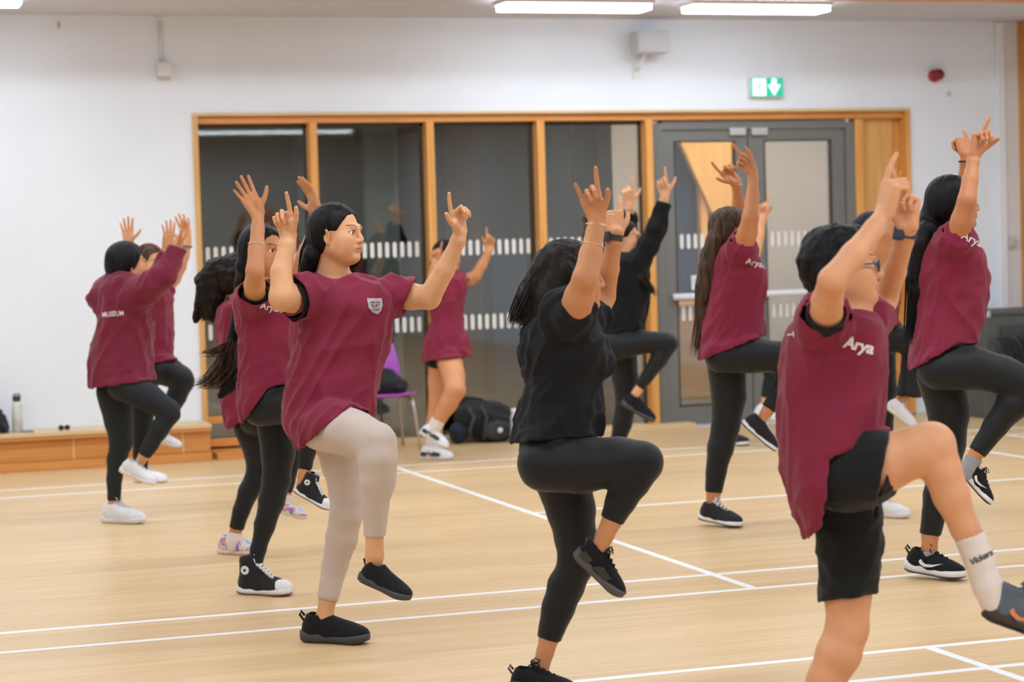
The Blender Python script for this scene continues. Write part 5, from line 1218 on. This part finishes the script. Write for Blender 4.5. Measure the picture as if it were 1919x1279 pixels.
# 10 ---- woman with high-tops behind the front woman
D4 = fd(492, 1114) - .09
S4 = dict(D=D4, seed=10.4, skin=SK2, pel=(502, 765), h=.0065, hf=.0035,
    rows=[(526, 478, 525, .09), (538, 456, 542, .14), (560, 440, 552, .155), (590, 442, 556, .155), (620, 449, 556, .15), (660, 453, 553, .145), (700, 452, 552, .15), (740, 451, 555, .16), (790, 452, 560, .165)],
    hem=[(460, 786), (503, 729), (548, 716)], collar=(500, 526, 19, 0),
    head=dict(c=(493, 474, 0), hh=.215, f=(.78, -.02, .60), u=(-.02, 1, 0)), neck=(500, 532, 18, 0),
    armR=[(478, 562, 21, -.14), (477, 535, 19, -.24), (478, 508, 16.5, -.33), (481, 468, 15, -.30), (483, 430, 12, -.27), (484, 402, 10.5, -.25)],
    armL=[(528, 560, 20, .14), (538, 548, 17, .22), (546, 535, 15, .28), (568, 480, 13, .28), (592, 420, 10, .26), (598, 400, 9.5, .25)],
    handR=dict(f=(-.50, .95, .15), n=(.1, .0, 1), pose='open', s=.90), handL=dict(f=(-.45, 1, .0), n=(-.8, .1, .4), pose='open', s=.95),
    slvR=[(480, 575, 25, -.09), (479, 562, 27, -.15), (478, 548, 28, -.20)], slcutR=(.1, .55, .82), slvL=[(524, 568, 24, .09), (530, 558, 25, .15)],
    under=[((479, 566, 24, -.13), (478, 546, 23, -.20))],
    legR=[(488, 765, 34, -.08), (540, 760, 34, -.12), (585, 768, 27, -.14), (592, 778, 24, -.14), (584, 810, 20, -.14), (575, 850, 15, -.14), (571, 882, 12.5, -.14), (569, 895, 12, -.14), (566, 910, 12, -.14)],
    legL=[(516, 790, 36, .08), (521, 850, 31, .08), (518, 900, 26, .08), (509, 940, 24, .08), (496, 985, 19, .09), (484, 1030, 14.5, .09), (478, 1062, 13, .09), (476, 1078, 12.5, .09)], cuffR=7, cuffL=7,
    pant_mat=LEG, shirt_mat=MAROON, hair_mat=HB, prints=[lambda o, b: print_text(o, b, 'Aryan', 508, 577, 17, 12, M_white_print, 'chest_print')],
    shoeR=dict(kind='high_top', heel=(550, 922), toe=(617, 958), dd=-.14, dt=-.15, up=(.40, .9, .1), label='black canvas high-top raised off the floor'), shoeL=dict(kind='high_top', floor=True, heel=(447, 1113), toe=(548, 1117), label='black canvas high-top with a round white ankle patch'),
    hair=dict(vol=1.04, chains=[[(478, 470, 22, 0), (460, 500, 16, 0), (452, 530, 11, .06), (446, 580, 9, .15), (436, 640, 9, .17)], [(436, 640, 9, .17), (434, 690, 12, .17), (430, 722, 13, .16), (414, 742, 6, .15)]], h=.005,
        strands=[([(436, 640, 12, .16), (424, 690, 26, .16), (402, 715, 22, .15), (380, 722, 16, .15)], 90, .4), ([(440, 640, 12, .16), (410, 660, 18, .15), (385, 662, 10, .15)], 40, .5)], smat=HTIP))
person('woman in maroon t-shirt with black high-top shoes and a thin bangle', S4)
r_ = S4['_']; ring(r_['root'], r_['pt']((481, 458, 0, -.295)), camvec(.05, 1, -.15), .0350, .0022, SILV, 'bangle')

# 11 ---- woman with curly ponytail and tie-dye shoes behind
D3 = fd(440, 1040) - .05
S3 = dict(D=D3, seed=11.2, skin=SK3, pel=(462, 770), h=.0075, hf=.0045,
    rows=[(562, 430, 466, .09), (574, 416, 480, .14), (600, 407, 486, .155), (640, 412, 486, .15), (690, 414, 486, .15), (740, 415, 494, .155), (775, 422, 500, .16), (810, 432, 500, .16)],
    hem=[(440, 799), (520, 752)], collar=(452, 560, 15, 0),
    head=dict(c=(448, 524, 0), hh=.21, f=(.97, -.1, -.15), u=(.1, 1, 0)), neck=(450, 566, 15, 0),
    armR=[(452, 592, 17, -.02), (472, 620, 15, .02), (490, 640, 13, .05), (510, 622, 12, .06), (528, 604, 9, .06), (534, 600, 9, .06)],
    armL=[(460, 592, 16, .15), (480, 620, 14, .16), (496, 640, 12, .16), (514, 622, 11, .16), (532, 604, 9, .16), (538, 600, 9, .16)],
    handR=dict(f=(.6, .8, .0), n=(-.6, .5, .2), pose='relax', s=.9), handL=dict(f=(.6, .8, .0), n=(-.6, .5, -.2), pose='relax', s=.9),
    slvR=[(448, 594, 20, 0), (464, 612, 20, .01)], slvL=[(456, 594, 19, .12), (472, 612, 19, .15)],
    legR=[(478, 785, 30, -.05), (520, 800, 26, -.02), (552, 812, 21, .0), (556, 820, 20, .0), (548, 860, 17, .0), (540, 900, 13, .0), (536, 925, 11, .0), (535, 934, 11, .0), (534, 944, 10, .0)],
    legL=[(468, 800, 31, .05), (484, 848, 26, .05), (484, 886, 21, .05), (466, 922, 19, .05), (452, 958, 16, .05), (442, 994, 13, .05), (440, 1006, 12, .05), (438, 1018, 12, .05)], cuffR=7, cuffL=6,
    pant_mat=LEG, shirt_mat=MAROON, hair_mat=HBR,
    shoeR=dict(kind='tie_dye', heel=(516, 960), toe=(574, 974), dd=0, dt=-.02, up=(.3, .95, .1), label='tie-dyed canvas shoe raised off the floor'), shoeL=dict(kind='tie_dye', floor=True, heel=(410, 1038), toe=(486, 1041), label='tie-dyed canvas shoe flat on the floor'),
    socks=[dict(ch=[(441, 998, 14.5, .05), (438, 1014, 14, .05), (438, 1024, 13, .05)], mat=mat_fabric('white_sock', srgb(226, 214, 210))), dict(ch=[(536, 926, 13, 0), (534, 940, 12.5, 0), (534, 948, 12, 0)], mat=mat_fabric('white_sock', srgb(226, 214, 210)))],
    hair=dict(vol=1.06, chains=[[(432, 510, 24, 0), (405, 505, 20, 0), (388, 530, 21, 0), (390, 565, 17, 0), (392, 590, 12, 0)], [(400, 530, 20, 0), (404, 560, 14, 0), (400, 598, 6, 0)], [(376, 560, 10, 0), (370, 590, 7, 0), (366, 602, 4, 0)]], amp=.004, curl=.014, h=.006,
        strands=[([(400, 510, 18, 0), (384, 545, 18, 0), (378, 580, 15, 0), (370, 604, 8, 0)], 40, .3)]))
person('woman with a dark curly ponytail and tie-dyed shoes at the left', S3)

# 12 ---- woman behind the boy
D12 = 11.2
S12 = dict(D=D12, seed=12.8, skin=SK2, pel=(1645, 650), h=.008, hf=.0045,
    rows=[(482, 1640, 1672, .09), (492, 1620, 1682, .14), (515, 1614, 1686, .155), (550, 1614, 1684, .15), (590, 1612, 1680, .15), (620, 1610, 1676, .155), (655, 1610, 1672, .16)],
    hem=[(1606, 648), (1680, 612)], collar=(1655, 480, 17, 0),
    head=dict(c=(1640, 442, 0), hh=.215, f=(.93, .0, .3), u=(0, 1, 0)), neck=(1650, 486, 15, 0),
    armR=[(1640, 505, 17, -.15), (1650, 470, 15, -.20), (1660, 440, 13, -.24), (1668, 410, 11, -.2), (1674, 385, 9, -.18), (1675, 378, 9, -.18)],
    armL=[(1660, 505, 16, .15), (1672, 470, 14, .22), (1680, 440, 12, .26), (1684, 412, 10, .2), (1686, 390, 9, .18), (1687, 382, 9, .18)],
    handR=dict(f=(.0, 1, .1), n=(.2, .0, 1), pose='point', s=.85), handL=dict(f=(-.1, 1, .0), n=(.2, 0, 1), pose='point', s=.85),
    slvR=[(1640, 512, 21, -.1), (1645, 492, 22, -.16)], slvL=[(1658, 512, 20, .1), (1664, 494, 21, .16)],
    legR=[(1640, 642, 28, -.08), (1680, 634, 25, -.10), (1706, 636, 23, -.12), (1714, 644, 22, -.12), (1710, 680, 18, -.12), (1705, 715, 14, -.12), (1698, 740, 11, -.12), (1692, 752, 10, -.12), (1684, 764, 9.5, -.12)],
    pantR=[(1640, 642, 28, -.08), (1680, 634, 25, -.10), (1706, 636, 23, -.12), (1714, 644, 22, -.12), (1710, 680, 20, -.12), (1706, 712, 20, -.12), (1703, 746, 27, -.12)],
    legL=[(1648, 655, 30, .08), (1655, 730, 25, .08), (1653, 800, 20, .08), (1650, 850, 18, .08), (1648, 905, 14, .08), (1647, 935, 12, .08), (1647, 945, 10, .08), (1647, 952, 10, .08)], cuffR=7, cuffL=6,
    pant_mat=LEG, pant_name='flared_trousers', shirt_mat=MAROON, hair_mat=HB,
    shoeR=dict(kind='white_sneaker', heel=(1656, 764), toe=(1712, 806), dd=-.12, dt=-.14, up=(.6, .8, .1), label='white sneaker raised off the floor'), shoeL=dict(kind='white_sneaker', floor=True, heel=(1622, 968), toe=(1706, 972)),
    hair=dict(vol=1.05, h=.007, chains=[[(1622, 440, 22, 0), (1620, 470, 15, .02), (1622, 500, 10, .1)]]))
person('woman in maroon t-shirt and flared black trousers half hidden by the boy', S12)

# 13 ---- dancer hidden behind the woman at the door
D10 = fd(1385, 834) - .05
S10 = dict(D=D10, seed=13.1, skin=SK4, pel=(1388, 650), h=.008, hf=.0045,
    rows=[(515, 1376, 1402, .08), (524, 1360, 1418, .13), (545, 1355, 1422, .145), (580, 1355, 1420, .14), (620, 1354, 1418, .145), (660, 1356, 1414, .15)],
    hem=[(1350, 662), (1425, 652)], collar=(1390, 513, 13, 0),
    head=dict(c=(1384, 484, 0), hh=.205, f=(.95, .0, .2), u=(0, 1, 0)), neck=(1388, 520, 12, 0),
    armR=[(1392, 540, 13, -.14), (1408, 500, 12, -.16), (1418, 466, 10, -.16), (1424, 438, 9, -.15), (1428, 414, 7.5, -.15), (1429, 408, 7.5, -.15)],
    armL=[(1398, 540, 13, .14), (1404, 505, 12, .18), (1408, 476, 10, .2), (1408, 448, 9, .2), (1406, 425, 7.5, .2), (1406, 420, 7.5, .2)],
    handR=dict(f=(.02, 1, .1), n=(.1, .1, 1), pose='point', s=.9), handL=dict(f=(.0, 1, .0), n=(.1, .1, 1), pose='point', s=.85),
    slvR=[(1390, 545, 16, -.1), (1396, 528, 17, -.145)], slvL=[(1395, 545, 16, .1), (1399, 530, 16, .15)],
    legR=[(1385, 662, 24, -.08), (1420, 672, 21, -.10), (1448, 690, 17, -.12), (1450, 698, 16, -.12), (1444, 722, 14, -.12), (1436, 748, 10, -.12), (1434, 758, 9, -.12), (1430, 768, 8, -.12)],
    legL=[(1378, 670, 25, .06), (1372, 715, 20, .06), (1368, 755, 16, .06), (1364, 785, 14, .06), (1364, 812, 10, .06), (1364, 820, 9, .06), (1364, 826, 8, .06)], cuffR=6, cuffL=5,
    pant_mat=LEG, shirt_mat=MAROON, hair_mat=HB,
    shoeR=dict(kind='white_sneaker', heel=(1412, 776), toe=(1468, 794), dd=-.12, dt=-.12, up=(.35, .93, .1), label='white sneaker raised off the floor'), shoeL=dict(kind='skate_black', floor=True, heel=(1346, 834), toe=(1405, 836)),
    hair=dict(vol=1.0, h=.007))
person('dancer almost hidden behind the wavy-haired woman, one hand raised', S10)

# ================================================================== THINGS LEFT AROUND THE HALL
M_bag = mat_fabric('black_nylon', srgb(34, 35, 38), .7, .2, .1); M_bag2 = mat_fabric('charcoal_nylon', srgb(58, 60, 66), .7, .2, .1)
def blob(name, ops, mat, parent, h=.008, amp=.006, wl=.06, seed=0.0):
    V, F = surface(ops, h); V = smooth(V, F, 1, .4); N = vnormals(V, F)
    V = V + N * folds(V, [(UP + RT * .4, wl, amp), (RT, wl * 1.4, amp)], seed)[:, None]
    return obj_np(name, V, F, mat, parent)
# ---- purple chair
M_pur = mat_plain('purple_plastic', srgb(172, 84, 190), 0.45, var=.03); M_leg = mat_plain('chair_steel', srgb(196, 190, 182), .35, .6)
cy = 15.02; cx = on_y(782, 735, 14.83)[0] - .20; zb = on_y(738, 644, 15.24)[2]
e = thing('chair', 'purple plastic chair with pale metal legs by the glazed screen', 'chair', (cx, cy, 0))
def sheet(name, pts_fn, nu, nv, th, mat, parent):
    V = [pts_fn(u / nu, v / nv) for v in range(nv + 1) for u in range(nu + 1)]; F = [(v * (nu + 1) + u, v * (nu + 1) + u + 1, (v + 1) * (nu + 1) + u + 1, (v + 1) * (nu + 1) + u) for v in range(nv) for u in range(nu)]
    o = MB().add(V, F).build(name, mat, parent, smooth=True); md = o.modifiers.new('thickness', 'SOLIDIFY'); md.thickness = th; md.offset = 0; return o
C3 = lambda f, l, z: (cx + l, cy - f, z)        # f forward (towards the hall), l sideways
sheet('seat', lambda u, v: C3(-.19 + .39 * u, -.20 + .40 * v, .405 + .022 * (2 * v - 1)**2 - .02 * math.sin(u * 3.1) + .012 * u), 12, 10, .012, M_pur, e)
sheet('backrest', lambda u, v: C3(-.19 - .05 * u + .02 * math.sin(math.pi * u) - .02 * math.cos((v - .5) * 2.4), (-.18 + .36 * v) * (1 - .18 * max(0, u - .5) * 2), .44 + (zb - .44) * u), 10, 10, .012, M_pur, e)
MB().tube([C3(-.19, 0, .395), C3(-.205, 0, .46)], .03).build('back_spine', M_pur, e)
for sx in (-1, 1):
    for sy in (-1, 1):
        MB().tube([C3(sx * .12, sy * .15, .388), C3(sx * .175, sy * .165, .375), C3(sx * .195, sy * .17, .33), C3(sx * .235, sy * .20, .008)], .0115, 10).build('leg', M_leg, e, smooth=True)
for sy in (-1, 1): MB().tube([C3(-.13, sy * .15, .388), C3(.13, sy * .15, .388)], .010, 8).build('seat_rail', M_leg, e, smooth=True)
# ---- black bag on the chair
zc = .422; bcx, cx = cx, cx + .01
e = thing('holdall', 'small black bag slumped on the purple chair', 'bag', (cx, cy, zc))
blob('bag_body', [Ell((cx - .01, cy - .02, zc + .065), I3, (.16, .12, .072), .03), Ell((cx + .00, cy - .02, zc + .12), I3, (.085, .08, .06), .04), Ell((cx + .09, cy - .02, zc + .04), I3, (.07, .10, .045), .03), Cap([((0, 0, zc + .004), (0, 0, -1))])], M_bag, e, .008, .008, .07, 2.0)
MB().tube([(cx - .15, cy - .08, zc + .06), (cx - .04, cy - .125, zc + .075), (cx + .08, cy - .115, zc + .05), (cx + .13, cy - .05, zc + .03)], .011, 8).build('strap', M_bag2, e, smooth=True)
# ---- backpack on the sill
p = on_y(904, 800, 15.30); bx, by, bz = p[0], 15.27, .0
e = thing('backpack', 'black backpack slumped on the floor against the third window', 'backpack', (bx, by, 0))
blob('pack_body', [Ell((bx + .02, by, .16), I3, (.22, .12, .15), .03), Ell((bx - .10, by, .20), I3, (.11, .10, .10), .05), Ell((bx + .08, by - .04, .10), I3, (.15, .11, .10), .04), Cap([((0, 0, .003), (0, 0, -1))])], M_bag, e, .009, .012, .09, 5.0)
blob('front_pocket', [Ell((bx + .07, by - .125, .09), I3, (.12, .035, .075), .02), Cap([((0, 0, .01), (0, 0, -1))])], M_bag2, e, .008, .006, .06, 1.0)
blob('side_pouch', [Ell((bx - .21, by - .03, .08), I3, (.07, .07, .08), .02), Cap([((0, 0, .003), (0, 0, -1))])], mat_fabric('navy_nylon', srgb(36, 42, 60)), e, .008, .006, .06, 3.0)
for k in (0, 1): MB().tube([(bx - .14 + k * .10, by - .08, .27), (bx - .12 + k * .10, by - .15, .20), (bx - .16 + k * .12, by - .155, .10), (bx - .14 + k * .1, by - .12, .03)], .014, 8).build('strap', M_bag2, e, smooth=True)
MB().lathe([(.002, .012), (.018, .008), (.022, 0), (.018, -.008), (.002, -.012)], (bx + .075, by - .175, .095), 16, (0, 1, 0)).build('badge', M_whitepl, e, smooth=True)
# ---- bottles
def bottle(label, x, y, z, r, hgt, mb, mc, capstyle):
    e = thing('water_bottle', label, 'bottle', (x, y, z)); hb = hgt * .78
    MB().lathe([(r * .85, 0), (r, .006), (r, hb - .02), (r * .92, hb - .006), (r * .66, hb + .004), (r * .62, hb + .012)], (x, y, z + .001), 24).build('bottle_body', mb, e, smooth=True)
    c = MB().lathe([(r * .72, hb + .010), (r * .74, hb + .014), (r * .74, hgt * .93), (r * .5, hgt * .96)], (x, y, z + .001), 20).build('cap', mc, e, smooth=True)
    if capstyle: MB().tube([(x - r * .7, y, z + hgt * .90), (x - r * .4, y, z + hgt * 1.0), (x + r * .4, y, z + hgt * 1.01), (x + r * .75, y, z + hgt * .92)], .005, 8).build('carry_loop', mc, c, smooth=True)
p = on_y(964, 800, 15.04); bottle('pale steel water bottle beside the black backpack', p[0], 15.04, .0, .031, .27, mat_plain('pale_steel', srgb(196, 202, 206), .35, .3), mat_plain('pale_cap', srgb(214, 218, 222), .4), False)
p = on_y(33, 800, 15.2); bottle('white water bottle with a black loop cap on the timber bench', p[0], 15.20, .268, .037, .265, mat_plain('milky_plastic', srgb(206, 210, 206), .4), mat_plain('black_cap', srgb(44, 48, 46), .5), True)
p = on_y(979, 785, 15.3); e = thing('pouch', 'small blue pouch behind the steel bottle', 'pouch', (p[0], 15.28, 0))
blob('pouch_body', [Ell((p[0] + .03, 15.27, .085), I3, (.065, .04, .085), .02), Cap([((0, 0, .003), (0, 0, -1))])], mat_fabric('blue_nylon', srgb(58, 84, 150)), e, .007, .004, .05, 1.0)
MB().tube([(p[0] - .02, 15.235, .15), (p[0] + .08, 15.235, .155)], .004, 6).build('zip', M_metal, e)
# ---- bits on the bench
p = on_y(4, 800, 15.2); e = thing('rucksack', 'black rucksack cut by the left edge of the picture on the bench', 'bag', (p[0], 15.2, .268))
blob('sack_body', [Ell((p[0] - .10, 15.22, .35), I3, (.13, .10, .10), .02), Ell((p[0] - .01, 15.20, .305), I3, (.05, .06, .04), .03), Cap([((0, 0, .271), (0, 0, -1))])], M_bag, e, .008, .012, .05, 4.0)
for k in range(5): MB().tube([(p[0] - .02, 15.15, .34), (p[0] + .008 + .006 * k, 15.13, .33 - .012 * k), (p[0] + .03, 15.10 - .004 * k, .282)], .006, 6).build('strap', M_bag2, e, smooth=True)
p = on_y(53, 803, 15.12); e = thing('phone', 'blue grey phone lying flat beside the white bottle on the bench', 'phone', (p[0], 15.13, .268))
MB().box(p[0] - .04, 15.09, .2690, p[0] + .035, 15.17, .280).build('case', mat_plain('phone_case', srgb(120, 136, 160), .4), e, bevel=.004); MB().box(p[0] - .034, 15.096, .2795, p[0] + .029, 15.164, .2815).build('screen', mat_plain('phone_glass', srgb(60, 66, 78), .1), e)
p = on_y(120, 800, 15.14); e = thing('sunglasses', 'folded black sunglasses lying on the timber bench', 'sunglasses', (p[0], 15.14, .268))
for sx in (-1, 1):
    MB().lathe([(.018, -.003), (.020, 0), (.018, .003)], (p[0] + sx * .021 - .004, 15.10, .2895), 16, (0, 1, .15)).build('lens', mat_plain('dark_lens', srgb(22, 24, 26), .15), e, smooth=True)
    MB().tube([(p[0] + sx * .04, 15.10, .297), (p[0] + sx * .04, 15.14, .288), (p[0] - sx * .03, 15.165, .274)], .003, 6).build('temple', mat_plain('black_frame', srgb(26, 26, 28), .3), e, smooth=True)
MB().tube([(p[0] - .008, 15.10, .294), (p[0] + .004, 15.10, .294)], .003, 6).build('bridge', mat_plain('black_frame', srgb(26, 26, 28), .3), e)
# ---- equipment case at the right edge
Yc = 14.72; x0 = on_y(1845, 600, Yc)[0]; zt = on_y(1850, 582, Yc)[2]; x1 = x0 + .62
e = thing('equipment_case', 'dark grey equipment case standing by the timber post', 'case', (x0 + .3, Yc + .2, 0))
M_case = mat_plain('case_grey', srgb(84, 88, 86), .6, var=.08, scale=8)
MB().box(x0, Yc, .0, x1, Yc + .40, zt).build('cabinet', M_case, e, bevel=.012)
MB().box(x0 - .004, Yc - .006, zt - .05, x1, Yc, zt - .035).build('lid_seam', M_dgrey, e)
MB().box(x0 + .14, Yc - .03, .05, x1 - .04, Yc - .001, zt - .13).build('front_door', mat_plain('case_dark', srgb(60, 66, 66), .6, var=.08, scale=8), e, bevel=.006)
for sx in (x0 + .012, x1 - .05): MB().box(sx, Yc - .010, zt - .055, sx + .035, Yc - .001, zt - .005).build('corner', M_metal, e)
e = thing('cable_bundle', 'tangle of black cables hanging on the equipment case', 'cables', (x0 + .3, Yc - .06, 0))
rg = random.Random(5)
for k in range(6):
    za = zt - .20 - .02 * rg.random(); xa = x0 + .02 + .06 * k
    MB().tube([(xa, Yc - .055, za), (xa + .05, Yc - .075, za - .10 * rg.random() - .03), (xa + .10, Yc - .07, za - .16), (xa + .14, Yc - .065, za - .05 - .1 * rg.random()), (xa + .18, Yc - .06, za - .28 * rg.random()), (xa + .16, Yc - .07, .30), (xa + .1, Yc - .08, .012)], .008 + .006 * rg.random(), 8).build('cable', M_bag if k % 3 else M_bag2, e, smooth=True)
